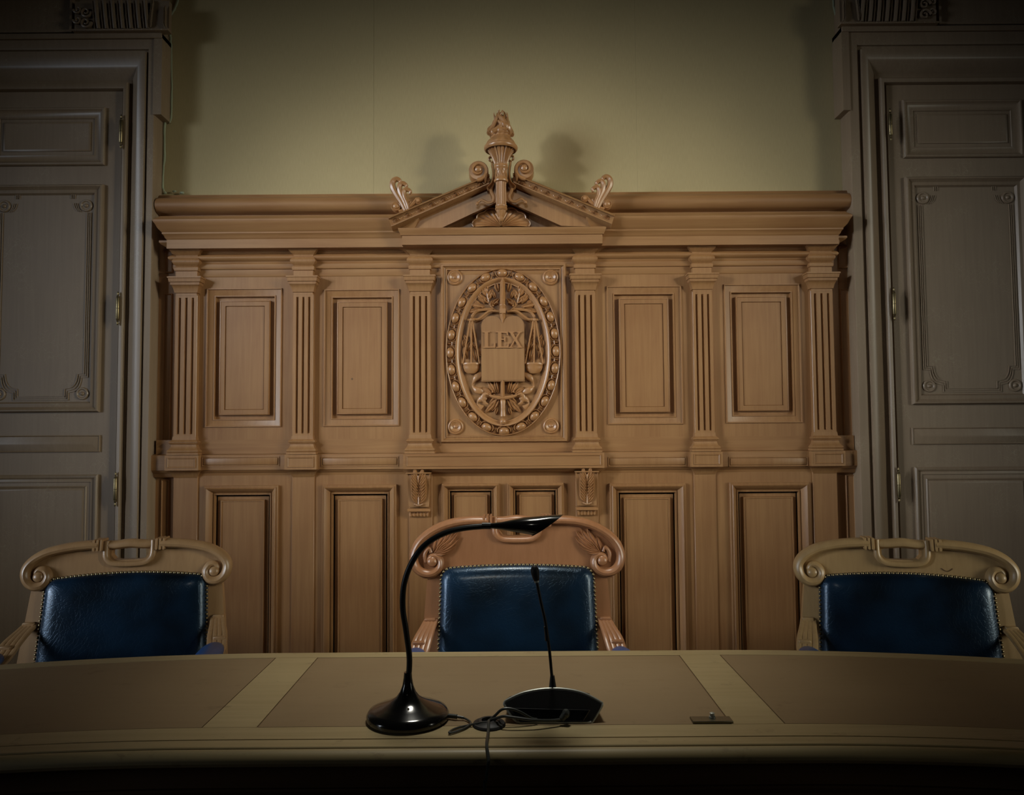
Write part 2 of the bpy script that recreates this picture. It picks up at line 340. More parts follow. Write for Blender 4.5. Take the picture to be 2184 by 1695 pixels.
# panel openings, shared by the stile board and the panels
UP = [(440, 601, 615, 911, 520, 'raised panel above the dado rail, first from the left door'), (691, 852, 617, 909, 772, 'raised panel above the dado rail with a small knot hole, left of the medallion'),
     (1295, 1455, 610, 905, 1375, 'raised panel above the dado rail, directly right of the medallion bay'), (1546, 1708, 606, 902, 1630, 'raised panel above the dado rail, nearest the right door')]
LOW = [(436, 594, 1035, 515, 1., 'tall lower oak panel above the left chair, first from the left door'), (688, 846, 1033, 767, 1., 'tall lower oak panel left of the left carved corbel'),
       (1301, 1463, 1030, 1380, 1., 'tall lower oak panel right of the right carved corbel'), (1557, 1727, 1028, 1640, 1., 'tall lower oak panel by the right door, left of the right chair'),
       (943, 1065, 1030, 1073, .8, 'small square-headed oak panel behind the middle chair, nearer the left corbel'), (1083, 1203, 1030, 1073, .8, 'small square-headed oak panel behind the middle chair, nearer the right corbel')]
YB = -.021
UPR = [(X(a, 760, YB), X(b, 760, YB), Z(r1, YB, pc), Z(r0, YB, pc)) for a, b, r0, r1, pc, lab in UP]
LOWR = [(X(a, 1150, YB), X(b, 1150, YB), .25, Z(r, YB, pc)) for a, b, r, pc, k, lab in LOW]
sb = MB().prism([(-1.345, .02), (1.358, .02), (1.358, Z(520)), (-1.345, Z(520))], YB, 0, [[(a+.001, c+.001), (b-.001, c+.001), (b-.001, d-.001), (a+.001, d-.001)] for a, b, c, d in UPR+LOWR])
sb.build('trim_8', OAK, None, kind='structure')
# ------------------------------------------------------------------ pilasters
pil = [(-1.297, .046, 'leftmost fluted oak pilaster, next to the left door casing'),
       (-.817, .042, 'fluted oak pilaster between the two upper panels on the left'),
       (-.338, .043, 'fluted oak pilaster just left of the LEX medallion'),
       (.340, .042, 'fluted oak pilaster just right of the LEX medallion'),
       (.821, .041, 'fluted oak pilaster between the two upper panels on the right'),
       (1.311, .046, 'rightmost fluted oak pilaster, next to the right door casing')]
def pilaster(cx, hw, lab, inner):
    t = thing('pilaster', (cx, 0, .02), lab, 'pilaster', 'fluted pilasters of the oak panelling')
    y = -.05; zc = lambda r: Z(r, -.06)
    # shaft with three flutes: front face cut into columns
    z0, z1 = Z(928, y), Z(627, y); zf0, zf1 = Z(926, y)+.004, Z(631, y)-.002
    mb = MB(); xs = [(-hw, 0)]; fl = hw*.115
    cols = [-.58*hw, 0, .58*hw]
    sec = [(-hw, .0), (-hw, -.043), (-hw+.002, -.045)]
    for c in cols: sec += [(c-fl, -.045)]+[(c-fl*math.cos(a), -.045+.010*math.sin(a)) for a in (PI*.2, PI*.5, PI*.8)]+[(c+fl, -.045)]
    sec += [(hw-.002, -.045), (hw, -.043), (hw, .0)]
    flat = [(a, b if b >= -.0430001 and abs(abs(a)-hw) < 1e-6 else -.045) for a, b in sec]
    def lay(sc, z): return [(cx+a, b, z) for a, b in sc]
    def mix(k): return [(a, -.045+(b+.045)*k if b > -.0449 and abs(a) < hw-.001 else b) for a, b in sec]
    L = [lay(mix(0), z0), lay(mix(0), zf0), lay(mix(.7), zf0+.003), lay(mix(1), zf0+.008), lay(mix(1), zf1-.008), lay(mix(.7), zf1-.003), lay(mix(0), zf1), lay(mix(0), z1)]
    mb.loops(L); mb.build('shaft', OAK, t)
    # base
    zb = lambda r: Z(r, -.06); b = MB(); p = .045
    prof = [(zb(968), .018), (zb(964), .018)] + [(zb(963-6*k/5), .014+.004*math.sin(PI*k/5)) for k in range(6)] + [(zb(955), .010), (zb(950), .006), (zb(946), .005), (zb(945), .010)] + [(zb(944-6*k/5), .008+.005*math.sin(PI*k/5)) for k in range(6)] + [(zb(936), .003), (zb(928), .001)]
    b.stack(cx-hw, cx+hw, p, prof); b.build('base', OAK, t)
    # capital: neck, flaring steps, block, torus, crown
    c = MB(); prof = [(zc(627), .001), (zc(622), .001), (zc(621), .005), (zc(618), .006), (zc(612), .009), (zc(606), .014), (zc(605), .017), (zc(600), .018), (zc(599), .022), (zc(592), .024), (zc(591), .027), (zc(588), .027), (zc(587), .002), (zc(575), .002), (zc(574), .006), (zc(570), .008), (zc(566), .006), (zc(565), .002)]
    for k in range(9): prof.append((zc(564)+(zc(545)-zc(564))*k/8, .001+.013*math.sin(PI*k/8)))
    prof += [(zc(544), .002), (zc(541), .003), (zc(537), .012), (zc(530), .024), (zc(527), .026), (zc(521), .027)]
    c.stack(cx-hw+.004, cx+hw-.004, p, prof); c.build('capital', OAK, t)
    # pedestal block under base with sunk panel, then plain lower pier
    if not inner:
        d = MB(); w_ = hw+.022; ya = .068
        zl, zh = Z(1001, -ya), Z(969, -ya)
        d.loops([[(cx-w_, 0, z), (cx-w_, -ya, z), (cx+w_, -ya, z), (cx+w_, 0, z)] for z in (zl, zh)])
        d.frame(cx-w_+.010, cx+w_-.010, zl+.009, zh-.009, [(0, -ya-.0002), (.001, -ya-.003), (.003, -ya-.003), (.006, -ya-.0004)], False)
        d.stack(cx-hw, cx+hw, .028, [(zl-.032, .0), (zl-.026, .004), (zl-.014, .010), (zl-.006, .018), (zl, .030)])
        d.build('pedestal', OAK, t)
    f = MB().box(cx-hw-.004, cx+hw+.004, 0, -.0265, 0.02, Z(1001)-.01, .002); f.build('lower_pier', OAK, t)
for i, (cx, hw, lab) in enumerate(pil): pilaster(cx, hw, lab, i in (2, 3))
# long central pedestal shelf under the medallion
def shelf():
    ya = .072; zl, zh = Z(999, -ya, 1073), Z(966, -ya, 1073); x0, x1 = X(860, 980, -ya), X(1289, 978, -ya)
    t = thing('medallion_shelf', (0, 0, zl), 'long plain oak ledge under the LEX medallion, between the two carved corbels', 'ledge')
    d = MB().loops([[(x0, 0, z), (x0, -ya, z), (x1, -ya, z), (x1, 0, z)] for z in (zl, zh)])
    d.frame(x0+.012, x1-.012, zl+.010, zh-.008, [(0, -ya-.0002), (.001, -ya-.003), (.003, -ya-.003), (.006, -ya-.0004)])
    d.build('ledge_board', OAKX, t)
    u = MB().stack(x0+.02, x1-.02, .02, [(zl-.036, -.002), (zl-.028, .004), (zl-.016, .010), (zl-.008, .026), (zl, .032)]); u.build('bed_moulding', OAKX, t)
shelf()

# ------------------------------------------------------------------ wall panels
def upper_panel(x0, x1, z0, z1, lab):
    t = thing('wall_panel', ((x0+x1)/2, 0, z0), lab, 'wall panel', 'upper raised wall panels')
    m = MB().frame(x0, x1, z0, z1, [(0, -.001), (0, -.023), (.0012, -.0270), (.0045, -.0270), (.0055, -.0215), (.008, -.0207), (.026, -.0135), (.028, -.0130), (.029, -.0165), (.033, -.0165), (.0345, -.0008), (.052, -.0008)])
    m.build('moulding', OAK, t)
    f = MB().frame(x0+.052, x1-.052, z0+.050, z1-.050, [(0, 0), (0, -.0130), (.001, -.0175), (.004, -.0185), (.005, -.0165), (.022, -.0165), (.0225, -.0105), (.025, -.0125), (.028, -.0125)], True)
    f.build('field', OAK, t)
for (a, b, c, d), u in zip(UPR, UP): upper_panel(a, b, c, d, u[5])
knot = MB(); kp = PV(751, 808, -.0127); knot.lathe([(.004, 0), (.004, .0008), (.0025, .001)], kp, 14, axis='y')
knot.build('knot_hole', TBLF, [o for o in bpy.data.objects if o.get('label', '').find('knot') >= 0][0])
def lower_panel(x0, x1, z0, z1, k, lab):
    t = thing('wall_panel', ((x0+x1)/2, 0, z0), lab, 'wall panel', 'tall lower wall panels' if k == 1 else 'small lower wall panels behind the middle chair')
    m = MB().frame(x0, x1, z0, z1, [(0, -.001), (0, -.033), (.002, -.035), (.008*k, -.035), (.0085*k, -.038), (.012*k, -.041), (.017*k, -.037), (.027*k, -.021), (.031*k, -.014), (.033*k, -.018), (.038*k, -.018), (.040*k, -.003), (.046*k, -.003)])
    m.build('moulding', OAK, t)
    f = MB().frame(x0+.046*k, x1-.046*k, z0+.046*k, z1-.046*k, [(-.005, -.0005), (-.005, -.003), (.013*k, -.003), (.014*k, -.011), (.016*k, -.014), (.020*k, -.014), (.021*k, -.011), (.027, -.011)], True)
    f.build('field', OAK, t)
for (a, b, c, d), u in zip(LOWR, LOW): lower_panel(a, b, c, d, u[4], u[5])
# narrow framed strips between outer pilasters and door casings, dado strips
ed = MB()
for xa, xb in ((X(349, 780), X(366, 780)), (X(1795, 780), X(1815, 780))):
    for r0, r1 in ((624, 950), (1020, 1690), (532, 580)):
        ed.frame(min(xa, xb), max(xa, xb), Z(r1, 0), Z(r0, 0), [(0, 0), (0, -.006), (.003, -.008), (.006, -.003)], True)
for xa, xb in ((431, 596), (685, 850), (1297, 1464), (1554, 1723)):
    a, b = X(xa, 980, -.042), X(xb, 980, -.042); zc = Z(984, -.042, (xa+xb)/2)
    ed.frame(a, b, zc-.0195, zc+.0195, [(0, -.0420), (.0, -.0445), (.003, -.0445), (.0045, -.0422)])
    ed.frame(a+.006, b-.006, zc-.0135, zc+.0135, [(0, -.042), (.001, -.0455), (.003, -.0465)], True)
ed.build('trim_7', OAK, None, kind='structure')

# ------------------------------------------------------------------ medallion
MX, MZ = P(1073, 750, -.03)
def medallion():
    t = thing('carved_medallion', (MX, 0, MZ), 'carved oak oval medallion reading LEX, with sword, scales and tablet', 'medallion')
    x0, x1 = X(940, 750, -.03), X(1209, 750, -.03); z1, z0 = Z(562, -.03, 1073), Z(943, -.03, 1073)
    MB().frame(x0, x1, z0, z1, [(0, 0), (0, -.030), (.004, -.040), (.010, -.040), (.013, -.034), (.020, -.030), (.022, -.033), (.026, -.033), (.028, -.024), (.032, -.024)], True).build('square_frame', OAK, t)
    for a, b in ((970, 592), (1174, 592), (972, 910), (1175, 908)):
        c = PV(a, b, -.024)
        MB().lathe([(.033, 0), (.033, .004), (.030, .008), (.027, .009), (.025, .006), (.0235, .006), (.021, .010), (.017, .007), (.008, .003), (.006, .004), (.0055, .008), (.003, .011), (.0005, .012)], c, 28, axis='y').build('rosette', CARV, t)
    A, B = .236, .345; n = 96
    def ell(d, y): return [(MX+(A-d)*math.cos(2*PI*k/n), y, MZ+(B-d*.96)*math.sin(2*PI*k/n)) for k in range(n)]
    r = MB().loops([ell(-.001, -.022), ell(0, -.034), ell(.002, -.041), ell(.004, -.040), ell(.006, -.028), ell(.038, -.028), ell(.040, -.042), ell(.042, -.047), ell(.045, -.047), ell(.053, -.042), ell(.060, -.034), ell(.064, -.034), ell(.066, -.024)], False, False)
    # egg and dart around the band
    ne = 24; per = []; tot = 0; K = 720; a_, b_ = A-.021, B-.021; last = None
    for k in range(K+1):
        q = 2*PI*k/K; p_ = Vector((a_*math.cos(q), b_*math.sin(q)))
        if last is not None: tot += (p_-last).length
        per.append((tot, q)); last = p_
    def at_len(s_):
        s_ %= tot
        for L_, q in per:
            if L_ >= s_: return q
        return 0
    for i in range(ne):
        q = at_len(tot*i/ne+tot*.25); c = Vector((MX+a_*math.cos(q), MZ+b_*math.sin(q)))
        nn = Vector((math.cos(q)/a_, math.sin(q)/b_)).normalized(); tt = Vector((-nn.y, nn.x))
        L = []
        for j in range(5):
            ph = (0, .35, .75, 1.1, 1.4)[j]; L.append([(c.x+(tt.x*math.cos(a)*.0235+nn.x*(math.sin(a)*.0182+.002))*math.cos(ph), -.028-.021*math.sin(ph), c.y+(tt.y*math.cos(a)*.0235+nn.y*(math.sin(a)*.0182+.002))*math.cos(ph)) for a in [2*PI*m/14 for m in range(14)]])
        r.loops(L, False, True)
        arc = []
        for m in range(13):
            a = PI*1.15*(m/12)-PI*.075+PI
            arc.append((c.x+tt.x*math.cos(a)*.0275+nn.x*(math.sin(a)*.0200), -.038, c.y+tt.y*math.cos(a)*.0275+nn.y*(math.sin(a)*.0200)))
        r.tube(arc, .0021, 6, 2.4)
        q2 = at_len(tot*(i+.5)/ne+tot*.25); c2 = Vector((MX+a_*math.cos(q2), MZ+b_*math.sin(q2))); n2 = Vector((math.cos(q2)/a_, math.sin(q2)/b_)).normalized()
        ang = math.atan2(-n2.y, -n2.x); st = c2+n2*.019
        r.leaf(st.x, st.y, ang, .036, .009, -.028, .014)
        t2 = Vector((-n2.y, n2.x)); m1 = c2-n2*.004-t2*.007; m2 = c2-n2*.004+t2*.007
        r.tube([(m1.x, -.036, m1.y), (m2.x, -.036, m2.y)], .002, 6)
    r.build('egg_and_dart_ring', CARV, t)
    MB().loops([ell(.058, -.0225), ell(.064, -.0235), ell(.075, -.0238)], False, True).build('sunk_ground', CARV, t)
    g = -.0245
    # tablets of the law: two round-headed slabs joined
    def pz(a, b): return P(a, b, -.06)
    out = []
    xl_, xm, xr_ = pz(1026, 740)[0], pz(1072, 740)[0], pz(1119, 740)[0]; zb, zn, ztop = pz(1072, 813)[1], pz(1072, 690)[1], pz(1049, 673)[1]
    out = [(xr_, zb), (xl_, zb)]
    for s_, e_ in ((xl_, xm), (xm, xr_)):
        c = (s_+e_)/2; h = (e_-s_)/2; base = zn+.006 if 0 else ztop-.045
        st = 0 if s_ == xl_ else 1
        for k in range(11):
            a = PI-PI*k/10; zz = ztop-.040+.040*math.sin(a)
            if (s_ == xl_ and k == 10) or (s_ == xm and k == 0): zz = zn+.004; 
            if s_ == xm and k == 0: continue
            out.append((c+h*math.cos(a), zz))
    tb = MB(); cx_ = sum(p[0] for p in out)/len(out); cz_ = sum(p[1] for p in out)/len(out)
    tb.prism(out, -.055, -.03); tb.prism([(cx_+(x-cx_)*.975, cz_+(z-cz_)*.98) for x, z in out], -.058, -.054)
    tab = tb.build('tablet', OAK, t, 30)
    # letters with serifs, in a 1 x 1.25 cell
    def letter(poly_list, px0, px1, name):
        xa, zb_ = pz(px0, 742); xb, zt_ = pz(px1, 707)
        m = MB()
        for poly in poly_list: m.prism([(xa+(xb-xa)*u, zb_+(zt_-zb_)*v) for u, v in poly], -.0645, -.057)
        m.build(name, CARV, tab, 20)
    Lp = [[(0, 0), (1, 0), (1, .30), (.93, .30), (.86, .12), (.78, .08), (.42, .08), (.42, .93), (.56, .94), (.56, 1), (0, 1), (0, .94), (.16, .93), (.16, .07), (0, .06)]]
    Ep = [[(0, 0), (.97, 0), (1, .28), (.93, .28), (.84, .10), (.42, .08), (.42, .48), (.62, .48), (.68, .38), (.74, .38), (.74, .66), (.68, .66), (.62, .56), (.42, .56), (.42, .92), (.80, .90), (.88, .76), (.95, .76), (.93, 1), (0, 1), (0, .94), (.16, .93), (.16, .07), (0, .06)]]
    Xp = [[(0, 0), (.32, 0), (.32, .06), (.20, .07), (.46, .42), (.70, .08), (.60, .06), (.60, 0), (1, 0), (1, .06), (.90, .08), (.58, .55), (.84, .92), (.95, .94), (.95, 1), (.62, 1), (.62, .94), (.72, .92), (.50, .64), (.32, .92), (.42, .94), (.42, 1), (.02, 1), (.02, .94), (.10, .92), (.41, .50), (.11, .08), (0, .06)]]
    letter(Lp, 1030, 1056, 'letter_l'); letter(Ep, 1058, 1085, 'letter_e'); letter(Xp, 1085, 1114, 'letter_x')
    # sword behind the tablet
    sw = MB(); b = lambda a, c_, y=-.045: PV(a, c_, y)
    def blade(r0, r1, w0, w1):
        p0, p1 = b(1072, r0), b(1072, r1)
        sw.loops([[(p.x-w_, g, p.z), (p.x, -.062, p.z), (p.x+w_, g, p.z)] for p, w_ in ((p0, w0), (b(1072, r0+(r1-r0)*.12), w1), (p1, w1))])
    bl = []
    for r_, w_, y_ in ((593, .003, -.058), (604, .0105, -.064), (686, .0105, -.064), (700, .009, -.050), (800, .008, -.050), (815, .008, -.062), (846, .009, -.060)):
        p = b(1072, r_); bl.append([(p.x-w_, g, p.z), (p.x-w_, y_+.012, p.z), (p.x, y_, p.z), (p.x+w_, y_+.012, p.z), (p.x+w_, g, p.z)])
    sw.loops(bl)
    c = b(1072, 664); sw.box(c.x-.013, c.x+.013, -.064, -.03, c.z-.011, c.z+.011, .002)
    c = b(1072, 651); sw.ball((c.x, -.05, c.z), .013, 12, (1, .8, .7)); c = b(1072, 640); sw.ball((c.x, -.05, c.z), .011, 12, (1, .8, .8)); c = b(1072, 676); sw.ball((c.x, -.048, c.z), .010, 12, (1, .8, .5))
    c = b(1073, 846); pts = [(c.x+dx, -.048, c.z+dz) for dx, dz in ((-.056, .008), (-.045, .002), (-.02, -.003), (0, -.004), (.02, -.003), (.045, .002), (.056, .008))]
    sw.tube(smoothpath(pts, 3), [.003+.006*math.sin(PI*k/18) for k in range(19)], 8)
    c = b(1073, 900, -.045)
    top = b(1073, 850).z-c.z
    sw.lathe([(.003, -.012), (.011, -.006), (.0135, .002), (.011, .010), (.006, .014), (.008, .018), (.0125, .024), (.012, .03), (.0105, .04), (.0095, .055), (.0105, .058), (.0095, .062), (.0105, .066), (.0095, .070), (.0125, .085), (.010, .09), (.014, top)], (c.x, -.045, c.z), 18)
    sw.build('sword', CARV, t)
    # scales both sides
    for s_, ax, ay, pl_, pr_ in ((-1, 1005, 682, 987, 1023), (1, 1140, 682, 1120, 1158)):
        sc = MB(); top_ = PV(ax, ay, -.045); pa = PV(pl_, 775, -.045); pb = PV(pr_, 775, -.045); mid = (pa+pb)/2
        for q in (pa, mid, pb):
            sc.tube([top_+(q-mid)*.12, q], .0034, 7)
        sc.ball(top_, .008); sc.tube([top_+Vector((-.014, 0, 0)), top_+Vector((.014, 0, 0))], .005, 8)
        rr = (pb.x-pa.x)/2
        sc.loops([[(mid.x+rr*k*math.cos(a), -.036+rr*.55*k*math.sin(a), mid.z+dz) for a in [2*PI*m/20 for m in range(20)]] for k, dz in ((1.02, .003), (1.05, 0), (1.05, -.004), (.98, -.006), (.96, -.016), (.82, -.030), (.5, -.040), (.1, -.042))])
        arm = [top_+Vector((0, 0, .004)), PV(1073-s_*-45 if 0 else 1073+s_*52, 680, -.04), PV(1073+s_*30, 664, -.04), PV(1073+s_*8, 664, -.045)]
        sc.tube(smoothpath(arm, 5), .005, 8)
        sc.build('scale_pan', CARV, t)
    # laurel and oak leaves, ribbons
    lv = MB(); lv2 = MB()
    def D(px, py, a, ln, wd, h=.017, y=-.025, curl=0, m=lv):
        for s_ in (-1, 1):
            x_, z_ = P(1073+s_*(px-1073), py, y); aa = math.radians(a if s_ > 0 else 180-a)
            m.leaf(x_, z_, aa, ln*1.08, wd*1.35, y, h, curl*s_)
    def twig(pts, r_=.003, m=lv, y=-.034):
        for s_ in (-1, 1): m.tube(smoothpath([PV(1073+s_*(a-1073), b_, y) for a, b_ in pts], 4), r_, 6)
    twig([(1082, 664), (1092, 659), (1102, 648), (1106, 632), (1108, 615)])
    twig([(1095, 660), (1112, 660), (1130, 664), (1140, 676)], .006)
    for px, py, a, ln, wd in ((1106, 632, 60, .052, .022), (1105, 640, 112, .050, .020), (1108, 620, 85, .030, .016), (1104, 645, 30, .055, .022), (1098, 652, 138, .042, .018), (1112, 655, 12, .062, .020), (1120, 660, -12, .05, .018), (1098, 655, 100, .03, .014), (1116, 640, 52, .038, .017), (1084, 622, 80, .042, .018), (1090, 636, 70, .036, .016), (1122, 651, 40, .034, .015), (1112, 648, 75, .036, .016)):
        D(px, py, a, ln, wd)
    for px, py in ((1094, 652), (1106, 645), (1112, 640), (1100, 630), (1117, 655), (1130, 662), (1085, 645)):
        for s_ in (-1, 1): lv.ball(PV(1073+s_*(px-1073), py, -.038), .0042, 8)
    # sprays behind scales
    for px, py, a, ln, wd in ((1130, 770, 80, .06, .018), (1122, 760, 95, .05, .016), (1135, 745, 88, .05, .020), (1150, 750, 110, .045, .016), (1128, 745, 60, .045, .018), (1150, 765, 75, .05, .018), (1158, 740, 100, .035, .014), (1132, 725, 75, .045, .018), (1148, 728, 60, .032, .014)):
        D(px, py, a, ln, wd, .019)
    # lower sprays and torn ribbons
    for px, py, a, ln, wd in ((1090, 838, 60, .055, .020), (1084, 838, 78, .055, .018), (1098, 840, 35, .045, .018), (1080, 845, -35, .05, .020), (1082, 850, -60, .055, .022), (1088, 855, -48, .06, .018), (1100, 846, 10, .035, .014), (1085, 868, -75, .03, .014)):
        D(px, py, a, ln, wd, .019)
    for px, py in ((1096, 836), (1101, 840), (1092, 842)):
        for s_ in (-1, 1): lv.ball(PV(1073+s_*(px-1073), py, -.036), .004, 8)
    for s_ in (-1, 1):
        lv2 = MB()
        pts = [PV(1073+s_*(a-1073), b_, -.030-.006*(i % 2)) for i, (a, b_) in enumerate(((1119, 795), (1132, 808), (1138, 822), (1128, 832), (1112, 838), (1110, 848), (1122, 852), (1128, 860), (1118, 870)))]
        lv2.tube(smoothpath(pts, 5), [.008+.006*math.sin(k*.5) for k in range(41)], 8, .5, up=(0, 1, 0))
        pts = [PV(1073+s_*(a-1073), b_, -.036) for a, b_ in ((1105, 838), (1116, 846), (1112, 858), (1104, 862))]
        lv2.tube(smoothpath(pts, 4), [.009, .010, .010, .010, .009, .008, .007, .006, .006, .005, .004, .003, .002], 8, .4, up=(0, 1, 0))
        lv2.build('ribbon', CARV, t)
    lv.build('laurel_leaves', CARV, t)
medallion()

# ------------------------------------------------------------------ corbels
def corbel(px0, px1, r0, lab):
    y = -.05; x0, x1 = X(px0, 1050, y), X(px1, 1050, y); c = (x0+x1)/2; zt_ = Z(r0, y, c*516+1073); h = .098*1.78
    t = thing('corbel', (c, 0, zt_-h), lab, 'corbel', 'carved acanthus corbels')
    b = MB(); prof = [(0, .060), (.10, .066), (.22, .062), (.40, .050), (.60, .044), (.78, .046), (.90, .050), (.93, .050)]
    b.loops([[(x0+.004*(k/7), -.027, zt_-q*h*.82), (x0+.004*(k/7), -.02-p*.7, zt_-q*h*.82), (x1-.004*(k/7), -.02-p*.7, zt_-q*h*.82), (x1-.004*(k/7), -.027, zt_-q*h*.82)] for k, (q, p) in enumerate(prof)])
    b.build('console_block', OAK, t)
    def yf(q):
        for (a, p), (a2, p2) in zip(prof, prof[1:]):
            if a <= q <= a2: return -.02-.7*(p+(p2-p)*(q-a)/(a2-a))
        return -.055
    lf = MB(); hw = (x1-x0)/2
    for q in [.06+.085*k for k in range(9)]:
        for s_ in (-1, 1):
            w_ = .0125 if q > .12 else .015
            zz = zt_-h*.82*q; lf.leaf(c+s_*.003, zz-.012, math.radians(90-s_*(58 if q > .1 else 40)), (hw-.008)*(1.45-.35*abs(q-.45)), w_*1.4, yf(max(.0, q-.10))+.001, .013, s_*.8)
    lf.tube([(c, yf(q)-.004, zt_-h*.82*q) for q in [.05+.09*k for k in range(10)]], .0035, 8)
    z_ = zt_-h*.82*.86
    for k in range(7): lf.ball((c-.015+.005*k, yf(.86)-.004, z_-.004*math.cos((k-3)*.5)), .0045, 8)
    lf.build('acanthus_leaf', CARV, t)
    d = MB(); zc = zt_-h*.80
    d.stack(x0+.002, x1-.002, .052, [(zc-.014, -.001), (zc-.012, .003), (zc-.003, .004), (zc, .0)], -.027)
    d.stack(x0+.006, x1-.006, .040, [(zc-.036, -.006), (zc-.028, -.001), (zc-.014, .0)], -.027)
    for k in range(6): d.tube([(x0+.010+(x1-x0-.020)*k/5, -.040, zc-.016), (x0+.010+(x1-x0-.020)*k/5, -.038, zc-.032)], .0035, 8)
    d.build('drop', CARV, t)
    s = MB()
    for sx in (x0, x1): s.box(sx-.002, sx+.002, -.067, -.03, zt_-.02, zt_, 0); 
    s.box(x0-.006, x1+.006, -.074, -.027, zt_, zt_+.006, .002); s.build('abacus', OAK, t)
corbel(870, 917, 1010, 'carved acanthus corbel left of the middle chair, under the ledge')
corbel(1229, 1274, 1007, 'carved acanthus corbel right of the middle chair, under the ledge')

# ------------------------------------------------------------------ pediment with torch
def pediment():
    yb = -.12
    zb = Z(487, yb, 1073); t = thing('pediment', (0, 0, zb), 'broken oak pediment with scrolls above the medallion bay', 'pediment')
    # horizontal cornice under it
    rows = [519, 500, 499, 496, 493, 491, 489, 485]
    es = [0, 0, .005, .006, .010, .011, .013, .014]
    x0, x1 = X(850, 505, -.14), X(1292, 502, -.14)
    MB().stack(x0+.012, x1-.012, .130, [(Z(r, -.14, 1073), e) for r, e in zip(rows, es)]).build('horizontal_cornice', OAKX, t)
    s = MB().stack(X(862, 530, -.1), X(1280, 530, -.1), .05, [(Z(536, -.1, 1073), -.02), (Z(530, -.1, 1073), .0), (Z(524, -.1, 1073), .02), (Z(519, -.13, 1073), .03)]); s.build('bed_moulding', OAKX, t)
    # tympanum back
    MB().prism([P(860, 486, -.04), P(1282, 484, -.04), P(1100, 408, -.04), P(1040, 408, -.04)], -.04, 0).build('tympanum', OAK, t)
    # raking cornices: sections perpendicular to the slope, swept from foot to apex
    for side in (-1, 1):
        def Q(px, py, y):     # measured on the left, mirrored about the axis
            if side < 0: return PV(px, py, y)
            a = PV(px, py, y); return Vector((2*AX-a.x, y, a.z+.004))
        AX = P(1069.5, 430, -.14)[0]
        def line(dv0, dv1, ya, yb_, e0=0, e1=0):  # band between two vertical offsets below the top edge
            f0 = (828+e0, 463-.0*e0); s_ = -.4245
            def top(x): return 463+(x-828)*s_
            xs = (828+e0, 1046+e1)
            return [[Q(x, top(x)+dv0, ya), Q(x, top(x)+dv1, yb_)] for x in xs]
        m = MB()
        sec = [(0, 0), (0, -.150), (3, -.155), (4, -.150), (5, -.142), (17, -.136), (18, -.140), (20, -.140), (24, -.132), (28, -.120), (30, -.112)]
        def ring(x, sh):
            tp = 463+(x-828)*-.4245
            return [Q(x+sh*d/30, tp+d, y) for d, y in sec]+[Q(x+sh, tp+30, 0)]
        m.loops([ring(828, 10), ring(1044, 0)]); rk = m.build('raking_cornice', OAK, t)
        m = MB()
        def fr(x, d0, d1, ya): 
            tp = 463+(x-828)*-.4245; return [Q(x, tp+d0, -.01), Q(x, tp+d0, ya), Q(x, tp+d1, ya), Q(x, tp+d1+2, ya+.01), Q(x, tp+d1+5, -.045), Q(x, tp+d1+5, -.01)]
        m.loops([fr(836, 24, 30, -.102), fr(943, 28, 71, -.102), fr(1062, 28, 66, -.102)]); m.build('raking_fascia', OAK, t)
        # anthemion band
        a = MB(); sl = math.atan(.4245)*(1 if side < 0 else -1)
        for k in range(8):
            px = 846+k*25.5; tp = 463+(px-828)*-.4245; c = Q(px, tp+16, -.136)
            for j in range(-3, 4):
                a.leaf(c.x, c.z, PI/2+sl+j*.52, .021-.0022*abs(j), .0062, -.1355, .008)
            for q in (-1, 1):
                px2 = px+12.7+q*5.2; t2 = 463+(px2-828)*-.4245; d = Q(px2, t2+11, -.137)
                a.spiral((d.x, d.z), .0085, .0028, PI/2+q*1.6, 1.25, -.138, .0023, .0015, 16, seg=6, sgn=q)
                px3 = px+q*7.5; t3 = 463+(px3-828)*-.4245; d = Q(px3, t3+15, -.137); a.ball((d.x, -.138, d.z), .0030, 6)
        a.build('anthemion_band', CARV, rk)
        # volute
        v = MB(); c = Q(1020.7, 367.5, -.12)
        def strip(r0, r1, a0, turns, wd, ya, yb_, sg):
            L = []; n = 44
            for i in range(n+1):
                tt = i/n; an = a0+sg*2*PI*turns*tt; r = r0*(r1/r0)**tt; w_ = wd*(1-.5*tt)
                ca, sa = math.cos(an), math.sin(an); L.append([(c.x+(r)*ca, ya+.004, c.z+r*sa), (c.x+(r-w_*.2)*ca, ya, c.z+(r-w_*.2)*sa), (c.x+(r-w_*.8)*ca, ya+.002, c.z+(r-w_*.8)*sa), (c.x+(r-w_)*ca, ya+.008, c.z+(r-w_)*sa), (c.x+(r-w_)*ca, yb_, c.z+(r-w_)*sa), (c.x+r*ca, yb_, c.z+r*sa)])
            v.loops(L)
        strip(.050, .014, (-PI/2-.1 if side < 0 else -PI/2+.1), 1.55, .017, -.158, -.075, -side*-1 if 0 else (1 if side < 0 else -1))
        v.lathe([(.040, -.045), (.040, -.02), (.038, .020), (.012, .022)], (c.x, -.125, c.z), 28, axis='y')
        v.lathe([(.0135, -.02), (.0135, .030), (.012, .036), (.006, .040), (.0005, .041)], (c.x, -.125, c.z), 20, axis='y')
        v.leaf(Q(1036, 390, -.15).x, Q(1036, 390, -.15).z, PI/2-side*.1, .05, .012, -.150, .012, side*.5)
        vol = v.build('volute', CARV, t)
        # side curve from volute down to fascia, next to torch
        w_ = MB(); pts = [Q(a_, b_, -.125) for a_, b_ in ((1050, 352), (1053, 372), (1050, 392), (1040, 404))]
        w_.tube(smoothpath(pts, 5), [.006]*16, 8, 5.0, up=(0, 1, 0)); w_.build('scroll_edge', CARV, vol)
